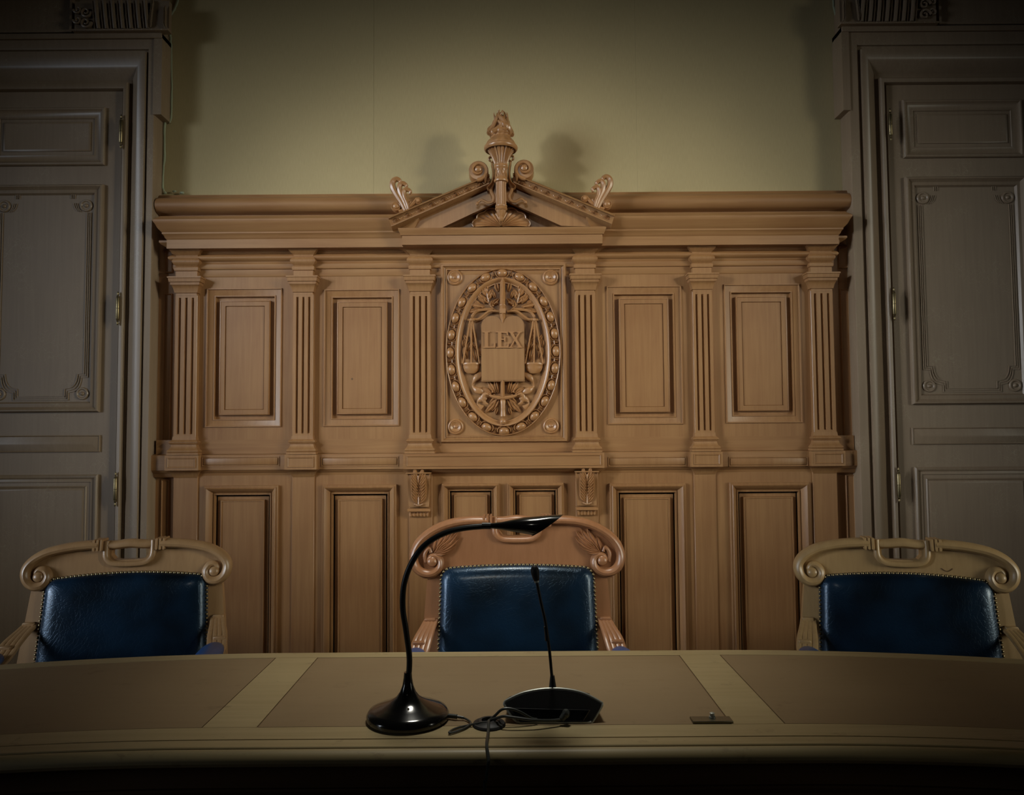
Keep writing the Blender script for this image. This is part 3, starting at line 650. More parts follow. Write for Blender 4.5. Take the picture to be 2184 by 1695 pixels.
        # snake-like ribbon beside torch with ball end
        sn = MB(); pts = [Q(a_, b_, y) for a_, b_, y in ((1052, 388, -.128), (1047, 405, -.135), (1053, 420, -.138), (1050, 430, -.136), (1040, 432, -.134), (1030, 427, -.132), (1024, 428, -.130), (1018, 434, -.130))]
        sn.tube(smoothpath(pts, 5), [.0075-.0001*k for k in range(36)], 8, .7, up=(0, 1, 0)); sn.ball(Q(1018, 434, -.130), .0075)
        sn.build('ribbon', CARV, t)
        # small curl behind the bowl
        cu = MB(); q = Q(1047, 340, -.10); cu.spiral((q.x, q.z), .016, .006, -PI/2, 1.0, -.10, .006, .004, 20, 1.8, 1 if side < 0 else -1); cu.build('curl', CARV, t)
        # acroterion
        ac = MB()
        for (pts, r_) in (([(866, 452), (856, 432), (845, 414), (838, 400), (838, 388), (846, 382), (853, 386), (853, 391)], .0125),
                          ([(869, 450), (862, 430), (854, 412), (852, 398), (858, 391), (866, 395), (866, 400)], .0115),
                          ([(872, 450), (868, 434), (862, 420), (862, 408), (868, 404), (875, 408), (874, 414)], .0105)):
            q = smoothpath([Q(a_, b_, -.125) for a_, b_ in pts], 5); n = len(q)
            ac.tube(q, [r_*(.35+.65*math.sin(PI*min(1, .15+.8*k/(n-1)))) for k in range(n)], 8, 1.3, up=(0, 1, 0))
        for a_, b_, r_ in ((845, 441, .020), (892, 429, .015)):
            q = Q(a_, b_, -.120); ac.lathe([(r_, -.015), (r_, .004), (r_*.85, .010), (r_*.65, .008), (r_*.6, .012), (r_*.4, .016), (.0005, .017)], q, 20, axis='y')
        ac.tube(smoothpath([Q(a_, b_, -.12) for a_, b_ in ((851, 452), (868, 446), (880, 436), (890, 424))], 4), [.008]*13, 8, 1.4, up=(0, 1, 0))
        ac.tube(smoothpath([Q(a_, b_, -.12) for a_, b_ in ((860, 450), (870, 440), (876, 430))], 4), [.007]*9, 8, 1.2, up=(0, 1, 0))
        ac.build('acroterion', CARV, t)
    # shell
    sh = MB(); c = PV(1069, 484, -.05); R1 = .120; n = 14; L = []
    for k in range(n*4+1):
        a = PI*k/(n*4); lob = abs(math.sin(a*n/2*1.0))
        rr = (R1*(.93+.07*lob)); rz = .082*(.93+.07*lob)
        bul = .005+.009*abs(math.cos(a*n*1.0))
        L.append([(c.x+rr*q*math.cos(a), c.y-bul*math.sin(PI*min(1, q*.9+.08))-.002, c.z+rz*q*math.sin(a)) for q in (.05, .3, .6, .85, .97, 1.0)]+[(c.x+rr*math.cos(a), -.04, c.z+rz*math.sin(a))])
    sh.loops(L, False, False, False)
    sh.tube([(c.x+R1*(.94+.07*abs(math.sin(a*7)))*math.cos(a), -.058, c.z+.082*(.94+.07*abs(math.sin(a*7)))*math.sin(a)) for a in [PI*k/56 for k in range(57)]], .0035, 6)
    sh.build('shell', CARV, t)
    # torch
    ax = P(1068.5, 380, -.17)[0]; yt = -.17
    tz = lambda r: Z(200+r/3.852, yt, 1068)
    k_ = 1/3.852/516*.945
    tr = thing('torch', (ax, yt, tz(1050))); tr.parent = t; tr.location = (ax, yt, tz(1050)-zb)
    hw = lambda w_: w_*k_
    flut = lambda n, d: (lambda a, h: 1-d*(.5+.5*math.cos(n*a)))
    def lat(prof, name, mod=None):
        m = MB().lathe([(hw(w_), tz(r)) for r, w_ in prof], (ax, yt, 0), 72, mod); m.build(name, CARV, tr)
    # upright pieces, bottom to top
    lat([(1052, 4), (1046, 18), (1035, 26), (1022, 28), (1012, 20), (1008, 22), (990, 34), (970, 40), (960, 44)], 'finial_tip', flut(8, .10))
    lat([(962, 30), (960, 46), (950, 52), (942, 50), (932, 46), (930, 50), (920, 50), (916, 46)], 'lower_ring')
    lat([(918, 44), (900, 44), (760, 43), (728, 45)], 'fluted_shaft', flut(16, .14))
    lat([(730, 46), (726, 56), (716, 60), (708, 58), (700, 52), (690, 50), (625, 50), (618, 54), (610, 60), (600, 60), (592, 56), (585, 57)], 'knop')
    m = MB()
    for k in range(10):
        a = 2*PI*k/10; p = [(ax+hw(52)*math.cos(a+d), yt+hw(52)*math.sin(a+d), tz(r)) for d, r in ((0, 690), (.31, 655), (0, 622), (-.31, 655), (0, 690))]
        m.tube(p, .0014, 5)
    m.build('lattice_band', CARV, tr)
    lat([(588, 58), (575, 56), (560, 62), (520, 78), (490, 96), (470, 112), (462, 118)], 'fluted_cup', flut(20, .16))
    lat([(464, 110), (470, 128), (462, 138), (448, 142), (438, 140), (432, 132), (430, 124)], 'bowl_rim')
    lat([(432, 124), (424, 126), (410, 121), (396, 112), (383, 101), (373, 91), (364, 84), (356, 82), (350, 83)], 'gadrooned_bowl', flut(12, .07))
    lat([(352, 82), (344, 90), (332, 97), (318, 98), (304, 88), (294, 64)], 'fire_bed', flut(13, .08))
    fl = MB()
    for k in range(13):
        a = 2*PI*k/13; ln = (.055 if k % 2 else .078)+random.uniform(-.004, .010); r0 = hw(91); p = []; n = 10
        for i in range(n+1):
            q = i/n; r = r0*(1.02-.50*q)+.005*math.sin(q*8+k); aa = a+.45*math.sin(q*5+k*1.3)
            p.append((ax+r*math.cos(aa), yt+r*math.sin(aa), tz(338)+ln*q*1.1))
        fl.tube(p, [.0115*(1-q/n)**.6*(.75+.45*math.sin(PI*q/n))+.0008 for q in range(n+1)], 8)
    for k in range(4):
        a = 2*PI*k/4+.4; p = [(ax+.014*math.cos(a+q*.4), yt+.014*math.sin(a+q*.4), tz(300)+.088*q/8*(.82+.05*k)-.0) for q in range(9)]
        p = [(x_+.004*math.sin(i*1.0+k), y_, z_) for i, (x_, y_, z_) in enumerate(p)]
        fl.tube(p, [.0125*(1-i/8.3)**.8 + .001 for i in range(9)], 7)
    fl.build('flame', CARV, tr)
    # bracket tying torch to the wall
    MB().box(ax-.02, ax+.02, yt+.01, .0, tz(900), tz(640), .002).build('wall_bracket', OAK, t)
pediment()

# ------------------------------------------------------------------ doors
def door(side):
    # all columns given for side -1 as px on the left door, for side +1 on the right door (row 780)
    YF = -.065
    if side < 0:
        c = dict(out=320, f1=304, g1=301, cv0=299, cv1=266, g2=262, bd=251, edge=249, st=213)
    else:
        c = dict(out=1828, f1=1850, g1=1855, cv0=1858, cv1=1889, g2=1896, bd=1906, edge=1911, st=1944)
    sg = side
    xo = X(c['out'], 780, YF); x1 = X(c['f1'], 780, YF); xc0 = X(c['cv0'], 780, YF); xc1 = X(c['cv1'], 780, -.05); xb0 = X(c['g2'], 780, -.045); xb1 = X(c['bd'], 780, -.045); xe = X(c['edge'], 780, -.035); xs = X(c['st'], 780, -.035)
    zT = {k: Z(r, y, 150 if side < 0 else 2050) for k, r, y in (('arch', 83 if side < 0 else 66, YF), ('cvt', 130 if side < 0 else 115, YF), ('cvb', 173 if side < 0 else 156, -.05), ('bd', 192 if side < 0 else 177, -.04))}
    W_ = abs(xe-xs)
    # casing: section swept up the jamb, across the head, down the far jamb (mitred U)
    xfar_off = 1.34       # width of the doorway opening
    sec = [(0, 0.02), (0, YF+.006), (.003, YF), (abs(x1-xo)-.004, YF), (abs(x1-xo), YF+.004), (abs(x1-xo)+.001, YF+.012), (abs(xc0-xo)-.003, YF+.012), (abs(xc0-xo), YF-.004)]
    n = 8; w0, w1 = abs(xc0-xo), abs(xc1-xo)
    for k in range(1, n+1):
        tt = k/n; sec.append((w0+(w1-w0)*tt, YF-.004+(.040)*(1-math.cos(PI/2*tt))))
    sec += [(w1+.001, -.030), (abs(xb0-xo), -.030), (abs(xb0-xo)+.001, -.045), (abs(xb0-xo)+.006, -.049), (abs(xb1-xo)-.002, -.047), (abs(xb1-xo), -.036), (abs(xb1-xo)+.001, .02)]
    zhead = zT['arch']; xi = xo+sg*1.0*0
    x_far = xo+sg*(xfar_off+2*abs(xb1-xo))
    # the head mouldings are taller than the jamb ones
    hs = (zT['arch']-zT['bd'])/abs(xb1-xo)
    mb = MB(); L = []
    for corner in range(4):
        l = []
        for d, y in sec:
            if corner in (0, 3):
                x_ = xo+sg*d if corner == 0 else x_far-sg*d; l.append((x_, y, .0))
            else:
                x_ = xo+sg*d if corner == 1 else x_far-sg*d; l.append((x_, y, zhead-d*hs))
        L.append(l)
    mb.loops(L, False, False, False)
    for cn in (0, 3): pass
    cas = thing('door_%d' % (1 if side < 0 else 2), ((xo+x_far)/2, 0, 0), kind='structure')
    mb.build('casing', DOORW, cas)
    # ear of the casing and carved frieze with console
    e = MB(); zb_ = Z(245 if side < 0 else 236, YF, 345 if side < 0 else 1800)
    xe_ = X(345 if side < 0 else 1797, 160, YF-.005)
    e.box(xe_, xo+sg*.004, YF-.006, .02, zb_, zhead+.016)
    e.box(xe_, x_far-sg*.004+sg*.03, YF-.012, .02, zhead-.004, zhead+.018, .002)
    e.build('casing_ear', DOORW, cas)
    f = MB(); z1, z2 = zhead+.012, zhead+.60
    f.box(xe_+sg*.012, x_far, -.06, .02, z1, z2); f.build('frieze_board', DOORW, cas)
    cf = MB(); xa, xb = X(352 if side < 0 else 1800, 50, -.12), X(148 if side < 0 else 2008, 50, -.12); zl, zh = zhead+.026, zhead+.135
    wd = abs(xb-xa); X_ = lambda u: xa+sg*wd*u
    cf.box(X_(0), X_(1), -.062, -.085, zl-.004, zh+.012)
    cf.box(X_(-.01), X_(1.01), -.062, -.100, zl-.010, zl-.002, .002)
    for k in range(7):
        u = .22+.52*k/6; cf.tube([(X_(u), -.088, zl+.004), (X_(u), -.100, zl+.05), (X_(u), -.112, zh)], .0075, 8)
        cf.tube([(X_(u+.04), -.086, zl+.004), (X_(u+.04), -.098, zl+.05), (X_(u+.04), -.108, zh)], .003, 6)
    for k in range(8):
        cf.leaf(X_(.19), zl+.006+k*.011, PI/2+sg*(.35+.06*k), .05, .012, -.090, .012, -sg*1.2)
        cf.leaf(X_(.02), zl+.002+k*.008, PI/2-sg*(.55), .04, .011, -.092, .012, sg*.8)
    for cz in (zl+.028, zl+.072):
        cf.spiral((X_(.87), cz), .026, .006, 0, 1.4, -.094, .006, .003, 30, 1.2, sg)
        cf.spiral((X_(.955), cz+.01), .018, .005, PI, 1.2, -.094, .005, .003, 24, 1.2, -sg)
    for k in range(10): cf.ball((X_(.06+.1*k), -.097, zl-.006), .005, 8)
    cf.build('carved_console', DOORW, cas)
    cc = MB().frame(min(X_(1.04), X_(3.6)), max(X_(1.04), X_(3.6)), zl-.004, zh+.3, [(0, -.06), (0, -.078), (.010, -.078), (.014, -.066)], False); cc.build('frieze_moulding', DOORW, cas)
    # plain wall-side block beyond the frieze, cornice
    # leaf
    YL = -.025
    zr = lambda r, y=YL: Z(r, y, 150) if side < 0 else Z(r-17, y, 2050)
    leafw = .625
    for li in range(2):
        base = xe+sg*leafw*li*1.004
        flip = (lambda d: base+sg*d) if li == 0 else (lambda d: base+sg*(leafw-d))
        lf = MB(); lf.box(flip(0), flip(leafw), YL, .015, .01, zT['bd']+.004, .002)
        lo = lf.build('door_leaf', DOORW, cas)
        s0, s1 = W_, leafw-W_
        def xx(): return min(flip(s0), flip(s1)), max(flip(s0), flip(s1))
        a, b = xx()
        p1 = MB().frame(a, b, zr(354), zr(231), [(0, YL), (0, YL-.008), (.004, YL-.013), (.010, YL-.013), (.013, YL-.010), (.024, YL-.004), (.038, YL-.002), (.042, YL-.004), (.045, YL-.004), (.047, YL-.001)])
        p1.frame(a+.062, b-.062, zr(354)+.062, zr(231)-.060, [(0, YL), (0, YL-.004), (.004, YL-.006), (.009, YL-.0055)], True); p1.build('upper_panel', DOORW, lo)
        zt_, zb2 = zr(395), zr(879)
        p2 = MB().frame(a, b, zb2, zt_, [(0, YL), (0, YL-.010), (.005, YL-.017), (.010, YL-.018), (.014, YL-.014), (.022, YL-.008), (.030, YL-.010), (.036, YL-.011), (.040, YL-.006), (.043, YL-.0025), (.050, YL-.0025)], True)
        ia, ib = a+.043, b-.043; it, ibm = zt_-.062, zb2+.040; yy = YL-.0025
        for j in range(3):
            q = .010+.0075*j; xL, xR = ia+q, ib-q; zB = ibm+q+.0; r_ = .060
            zc = zB+r_+.028
            for sx, xe2 in ((1, xL), (-1, xR)):
                pts = [(xe2, it-.055), (xe2, zc+.004)]
                pts += [(xe2+sx*.026, zc+.004)]
                pts += [(xe2+sx*(.026+(.036)*(1-math.cos(a_))), zc+.004-.058*math.sin(a_)+.0) for a_ in [PI/2*k/6 for k in range(1, 7)]]
                pts += [(xe2+sx*.078, zB+.030), (xe2+sx*.078, zB)]
                p2.tube([(x_, yy, z_) for x_, z_ in pts], .0026, 5, 1.6)
                if sx < 0 or side > 0 or True:
                    p2.tube([(xe2+sx*.040, yy, it-.052+.002*j), (xe2+sx*(.052), yy, it-.036), (xe2+sx*.058, yy, it-.015)], .0024, 5, 1.5)
                    p2.tube([(xe2+sx*(.068), yy, it+.004), (xe2+sx*(.068), yy, it+.030)], .0024, 5, 1.5)
            p2.tube([(xL+.078, yy, zB), (xR-.078, yy, zB)], .0026, 5, 1.6)
        pp = p2.build('middle_panel', DOORW, lo)
        for rx in (ia+.030, ib-.030):
            for rz in (zt_-.043-.045, zb2+.043+.033):
                MB().lathe([(.026, 0), (.026, .003), (.023, .006), (.019, .006), (.015, .002), (.009, .002), (.008, .005), (.004, .008), (.0005, .009)], (rx, yy, rz), 24, axis='y').build('rosette', DOORW, lo)
        p3 = MB().frame(a-.004, b+.004, zr(964), zr(928), [(0, YL), (0, YL-.006), (.003, YL-.008), (.006, YL-.005), (.030, YL-.014)], True); p3.build('lock_rail_bar', DOORW, lo)
        p4 = MB().frame(a, b, .25, zr(1012), [(0, YL), (0, YL-.009), (.005, YL-.014), (.010, YL-.013), (.018, YL-.004), (.024, YL-.006), (.030, YL-.006), (.032, YL-.002), (.046, YL-.003), (.050, YL-.008), (.055, YL-.005), (.060, YL-.008), (.066, YL-.008)], True); p4.build('lower_panel', DOORW, lo)
        if li == 0:
            for r0, r1 in (((245, 318), (622, 694), (1006, 1080)) if side < 0 else ((232, 302), (613, 684), (996, 1072))):
                pc = (250 if side < 0 else 1910)
                za, zb3 = Z(r1, -.05, pc), Z(r0, -.05, pc); h_ = zb3-za
                hx = X((258, 251, 246)[0 if r0 < 300 else 1 if r0 < 700 else 2] if side < 0 else (1899, 1907, 1917)[0 if r0 < 300 else 1 if r0 < 700 else 2], (r0+r1)/2, -.055)
                MB().lathe([(.001, 0), (.0035, .005), (.0045, .010), (.0025, .015), (.006, .022), (.005, .024), (.0075, .028), (.0075, h_/2-.001), (.0055, h_/2), (.0075, h_/2+.001), (.0075, h_-.028), (.005, h_-.024), (.006, h_-.022), (.0025, h_-.015), (.0045, h_-.010), (.0035, h_-.005), (.001, h_)], (hx, -.055, za), 14).build('hinge', BRASS, lo)
door(-1); door(1)

# ------------------------------------------------------------------ desk
TZ = .78
def ty(x, y0): return y0-.18*max(0, abs(x)-.52)**2
def desk():
    t = thing('judges_bench', (0, -1.45, 0), 'long curved oak bench desk with tan leather writing panels across the foreground', 'desk')
    def band(x0, x1, ya, yb_, z0, z1, n=None, slant=None):
        n = n or max(2, int(abs(x1-x0)/.06)+1); L = []
        for i in range(n+1):
            x = x0+(x1-x0)*i/n; L.append([(x, ty(x, ya), z0), (x, ty(x, ya), z1), (x, ty(x, yb_), z1), (x, ty(x, yb_), z0)])
        return L
    E_ = 1.95; g = .0012
    MB().loops(band(-E_, E_, -1.195, -1.73, TZ-.03, TZ-.0018)).build('top_board', TBLF, t)
    MB().loops(band(-E_, E_, -1.196, -1.238+g, TZ-.0018, TZ)).build('rear_border', TBL, t)
    MB().loops(band(-E_, E_, -1.674-g, -1.730, TZ-.0018, TZ)).build('front_border', TBL, t)
    for a, b in ((-.545, -.442), (.441, .541)): MB().loops(band(a+g, b-g, -1.238, -1.674, TZ-.0018, TZ, 3)).build('cross_band', TBL, t)
    for a, b in ((-E_, -.545), (-.442, .441), (.541, E_)): MB().loops(band(a+g, b-g, -1.238-g, -1.674+g, TZ-.0018, TZ-.0003)).build('leather_panel', INLAY, t)
    # front moulding sections
    def sweep(sec, name, mat):
        n = 60; L = []
        for i in range(n+1):
            x = -E_+2*E_*i/n; L.append([(x, ty(x, y), z) for y, z in sec])
        return MB().loops(L).build(name, mat, t, 30)
    sweep([(-1.7325, TZ-.02), (-1.7325, TZ-.0015), (-1.734, TZ), (-1.764, TZ), (-1.7655, TZ-.0015), (-1.7655, TZ-.02)], 'edge_fillet', TBL)
    sweep([(-1.769, TZ-.02)]+[(-1.769, TZ-.002)]+[(-1.771-.019*math.sin(a), TZ-.018+.017*math.cos(a)) for a in [PI/2*k/8 for k in range(9)]]+[(-1.787, TZ-.024), (-1.780, TZ-.028), (-1.770, TZ-.030)], 'edge_roll', TBL)
    sweep([(-1.70, TZ-.03), (-1.762, TZ-.03), (-1.762, TZ-.07), (-1.758, TZ-.075), (-1.762, 0.001), (-1.70, 0.001)], 'front_apron', TBLF)
    sweep([(-1.762, TZ-.078), (-1.778, TZ-.078), (-1.782, TZ-.083), (-1.778, TZ-.088), (-1.770, TZ-.091), (-1.762, TZ-.091)], 'apron_bead', TBLF)
    sweep([(-1.762, TZ-.150), (-1.774, TZ-.150), (-1.778, TZ-.158), (-1.768, TZ-.165), (-1.762, TZ-.165)], 'apron_bead', TBLF)
    # small metal strike plate with knob on the right border
    x0, yA = T(1478, 1543); x1, yB = T(1556, 1531)
    pl = MB().box(x0, x1, yA, yB, TZ-.0003, TZ+.004, .001).build('lock_plate', DARKM, t)
    kx, ky = T(1519, 1535); MB().lathe([(.006, 0), (.006, .003), (.004, .005), (.004, .007), (.005, .009), (.0005, .011)], (kx, ky, TZ+.004), 14).build('plate_knob', SILV, pl)
    gx, gy = T(1043, 1546)
    MB().lathe([(.030, 0), (.031, .002), (.029, .005), (.024, .006), (.019, .010), (.014, .010), (.013, .004), (.002, .003)], (gx, gy, TZ), 30).build('cable_grommet', MATTE, t)
    return gx, gy
GX, GY = desk()

# ------------------------------------------------------------------ desk lamp
def desk_lamp():
    bx, by = T(870, 1533); t = thing('desk_lamp', (bx, by, TZ), 'black gooseneck desk lamp with round glossy base, in front of the middle chair', 'lamp')
    R_ = .0775
    MB().lathe([(.072, 0), (R_, .003), (R_+.001, .010), (R_-.003, .017), (.066, .021), (.050, .027), (.034, .034), (.022, .042), (.015, .052), (.0105, .064), (.0082, .078), (.0075, .088), (.0005, .089)], (bx, by, TZ), 56).build('lamp_base', BLACK, t)
    path = [PV(a, b, by) for a, b in ((871, 1472), (872, 1440), (873, 1400), (866, 1345), (859, 1295), (862, 1245), (878, 1200), (905, 1163), (945, 1138), (990, 1126), (1045, 1121))]
    q = smoothpath(path, 7); MB().tube(q, .0056, 12).build('gooseneck', SATIN, t)
    m = MB(); a, b = PV(1028, 1121, by), PV(1047, 1121, by); m.tube([a, b], .0064, 14); m.build('neck_collar', SATIN, t)
    MB().ball(PV(871, 1512, by-.066), .0022, 8, (1, .5, 1.4)).build('touch_switch', SILV, t)
    # head: leaf-shaped shade, open at its slanting mouth
    secs = [(1045, 1121, 5.5, 5.5), (1070, 1121, 8, 9), (1095, 1120.5, 13, 18), (1118, 1120, 17, 27), (1140, 1118, 18.5, 31)]
    L = []
    for i, (cx, cy, hv, hd) in enumerate(secs):
        c = PV(cx, cy, by); k = 1/1600*(by-CP.y); L.append([(c.x, c.y+hd*k*math.cos(a), c.z+hv*k*math.sin(a)) for a in [2*PI*j/24 for j in range(24)]])
    # slanted mouth from lower lip (1130,1143) to tip (1201,1096)
    k = 1/1600*(by-CP.y)
    def lip(f):
        l = []
        for j in range(24):
            a = 2*PI*j/24; s_ = .5+.5*math.sin(a)
            tx = 1133+(1201-1133)*s_; tz_ = 1143+(1097-1143)*s_
            bx_ = 1118; 
            c = PV(1118+(tx-1118)*f, 0, by)
            base = PV(1140, 1118-18.5*math.sin(a), by); tgt = PV(tx, tz_, by)
            zz = base.lerp(tgt, f); l.append((zz.x, by+31*k*math.cos(a)*(1-.35*f*(s_)), zz.z))
        return l
    L = L[:4]+[lip(.25) , lip(.6), lip(1.0)]
    L[4] = [tuple(Vector(p)*.5+Vector(q_)*.5) for p, q_ in zip(L[3], lip(.6))]
    inner = [tuple(Vector(p)+(Vector((PV(1140, 1119, by)))-Vector(p))*.08) for p in L[-1]]
    MB().loops(L+[inner, [tuple(Vector(p)+(PV(1115, 1121, by)-Vector(p))*.6) for p in L[-1]]]).build('lamp_shade', BLACK, t)
    # cord of the lamp
    y0 = by-.005
    pts = [(956, 1526, .006), (975, 1528, .006), (990, 1531, .004), (1004, 1541, .003), (992, 1552, .003), (965, 1562, .003), (958, 1561, .004), (972, 1553, .003), (1005, 1545, .004), (1030, 1540, .010), (1043, 1541, .008)]
    q = [Vector((*T(a, b, TZ+h), TZ+h)) for a, b, h in pts]
    c = MB().tube(smoothpath(q, 6), .0020, 8); c.tube([q[0], q[1]], .0042, 10)
    for i in range(5):
        p = q[1]+(q[2]-q[1])*(i/5); c.tube([p, p+(q[2]-q[1])*.1], .0032, 8)
    c.build('power_cord', GREY, None, label='thin black lamp cord with ribbed plug, curling from the lamp base to the grommet', category='cord')
desk_lamp()

# ------------------------------------------------------------------ conference microphone
def microphone():
    cx, cy = T(1179, 1541); yf = cy
    t = thing('desk_microphone', (cx, cy, TZ), 'black conference microphone with wedge base and thin gooseneck, right of the desk lamp', 'microphone')
    tilt = .35
    def G(u, v, d=0.):      # crop pixels (3.64x) on the tilted rear face -> point
        px, py = 740+u/3.64, 1380+v/3.64
        p = PV(px, py, yf); h = p.z-TZ-.002; y = yf+h*tilt+d
        p = PV(px, py, y); return (p.x, y, max(TZ+.0015, p.z))
    outl = [(1340, 592), (1300, 560), (1228, 455), (1224, 430), (1240, 412), (1330, 368), (1400, 346), (1500, 328), (1600, 322), (1700, 327), (1800, 346), (1880, 376), (1972, 428), (1980, 444), (1970, 470), (1905, 580), (1880, 597), (1850, 600)]
    rim = MB(); pts = [G(u, v, .0) for u, v in outl]
    rim.tube(smoothpath(pts+[pts[0]], 3), .0027, 8); rim.build('silver_edge', SILV, t)
    f0 = [Vector(p) for p in pts]; c0 = sum(f0, Vector())/len(f0)
    sh = MB(); sc = lambda k, d: [c0+(p-c0)*k+Vector((0, d, 0)) for p in f0]
    def low(k, d, zf): return [Vector(((c0+(p-c0)*k).x, (c0+(p-c0)*k).y+d, TZ+.001+((c0+(p-c0)*k).z-TZ-.001)*zf)) for p in f0]
    sh.loops([sc(.97, -.003), sc(1.0, 0), sc(1.0, .010), low(.98, .04, .75), low(.92, .09, .38), low(.86, .11, .2)]); sh.build('microphone_base', MATTE, t)
    # recessed socket bay
    b = MB(); bay = [(1262, 470), (1890, 486), (1840, 570), (1330, 575)]
    q = [Vector(G(u, v, -.0042)) for u, v in bay]; cc = sum(q, Vector())/4
    b.loops([q, [cc+(p-cc)*.97+Vector((0, -.0015, 0)) for p in q], [cc+(p-cc)*.95 for p in q]]); b.build('socket_bay', BLACK, t)
    # speaker grille ribs on the top edge
    g = MB()
    for k in range(46):
        u = 1330+550*k/45; v = 322+((u-1600)/380)**2*84; p = Vector(G(u, v+2, .0)); g.ball(p+Vector((0, .005, 0)), .0016, 6)
    g.build('grille_beads', MATTE, t)
    y0 = yf+.03
    path = [PV(1179, 1474, y0), PV(1178, 1455, y0), PV(1175, 1420, y0), PV(1171, 1380, y0), PV(1163, 1325, y0), PV(1153, 1280, y0), PV(1144, 1235, y0)]
    q = smoothpath(path, 6)
    MB().tube(q, .0030, 10).build('gooseneck', SATIN, t)
    MB().tube([PV(1179, 1475, y0), PV(1178.5, 1460, y0), PV(1178, 1440, y0)], [.0078, .0066, .0042], 14).build('neck_socket', SATIN, t)
    MB().tube([PV(1167, 1366, y0), PV(1166, 1352, y0), PV(1163, 1336, y0)], [.0040, .0038, .0030], 12).build('neck_joint', SATIN, t)
    MB().lathe([(.009, 0), (.010, .002), (.008, .004), (.006, .005)], (PV(1179, 1474, y0).x, y0, PV(1179, 1474, y0).z-.003), 20).build('base_ring', SILV, t)
    a = PV(1144.5, 1240, y0); d = (PV(1139, 1206, y0)-a)
    MB().tube([a+d*k for k in (0, .08, .3, .55, .8, .93, 1.0)], [.0035, .0055, .0068, .0080, .0078, .0055, .002], 16).build('capsule', MATTE, t)
    MB().tube([a-d*.05, a+d*.1], .0050, 14).build('capsule_ring', SILV, t)
    # plug in the bay
    p = Vector(G(1700, 515, -.014)); pb = Vector(G(1665, 560, -.014))
    MB().ball(p, .0085, 12, (.9, 1, 1)).tube([p, pb], [.007, .0055], 10).build('cable_plug', GREY, t)
    # mic cable: two strands from grommet to plug
    gp = Vector((GX, GY, TZ+.012))
    def strand(pts, lab):
        q = [gp+Vector((0, 0, -.004))]+[Vector(G(u, v, d)) for u, v, d in pts]
        MB().tube(smoothpath(q, 6), .0026, 8).build('microphone_cable', GREY, None, label=lab, category='cable', group='cables from the grommet to the microphone')
    strand([(1150, 530, -.012), (1200, 485, -.02), (1260, 476, -.02), (1340, 500, -.018), (1430, 550, -.012), (1475, 560, -.008)], 'upper arched strand of grey cable running from grommet into the microphone base')
    strand([(1160, 550, -.022), (1220, 536, -.03), (1300, 545, -.032), (1450, 565, -.03), (1580, 568, -.022), (1662, 560, -.015)], 'lower grey cable strand ending in the round plug at the microphone base')
microphone()
def hanging():
    yE = -1.796
    q = [Vector((GX, GY, TZ+.006)), Vector((GX, GY-.02, TZ+.014)), Vector((GX+.0, -1.72, TZ+.006)), Vector((GX-.001, -1.77, TZ+.0045)), Vector((*(T(1043, 1600, TZ-.008)), 0))]
    q[-1] = Vector((PV(1042, 1604, yE+.004).x, yE+.004, TZ-.010))
    for a, b in ((1040, 1635), (1036, 1668), (1033, 1700)): q.append(PV(a, b, yE))
    q.append(Vector((q[-1].x-.005, yE, .45))); q.append(Vector((q[-1].x, yE+.01, .02)))
    MB().tube(smoothpath(q, 5), .0027, 8).build('hanging_cable', GREY, None, label='black cable dropping from the grommet over the front edge of the desk', category='cable')
hanging()

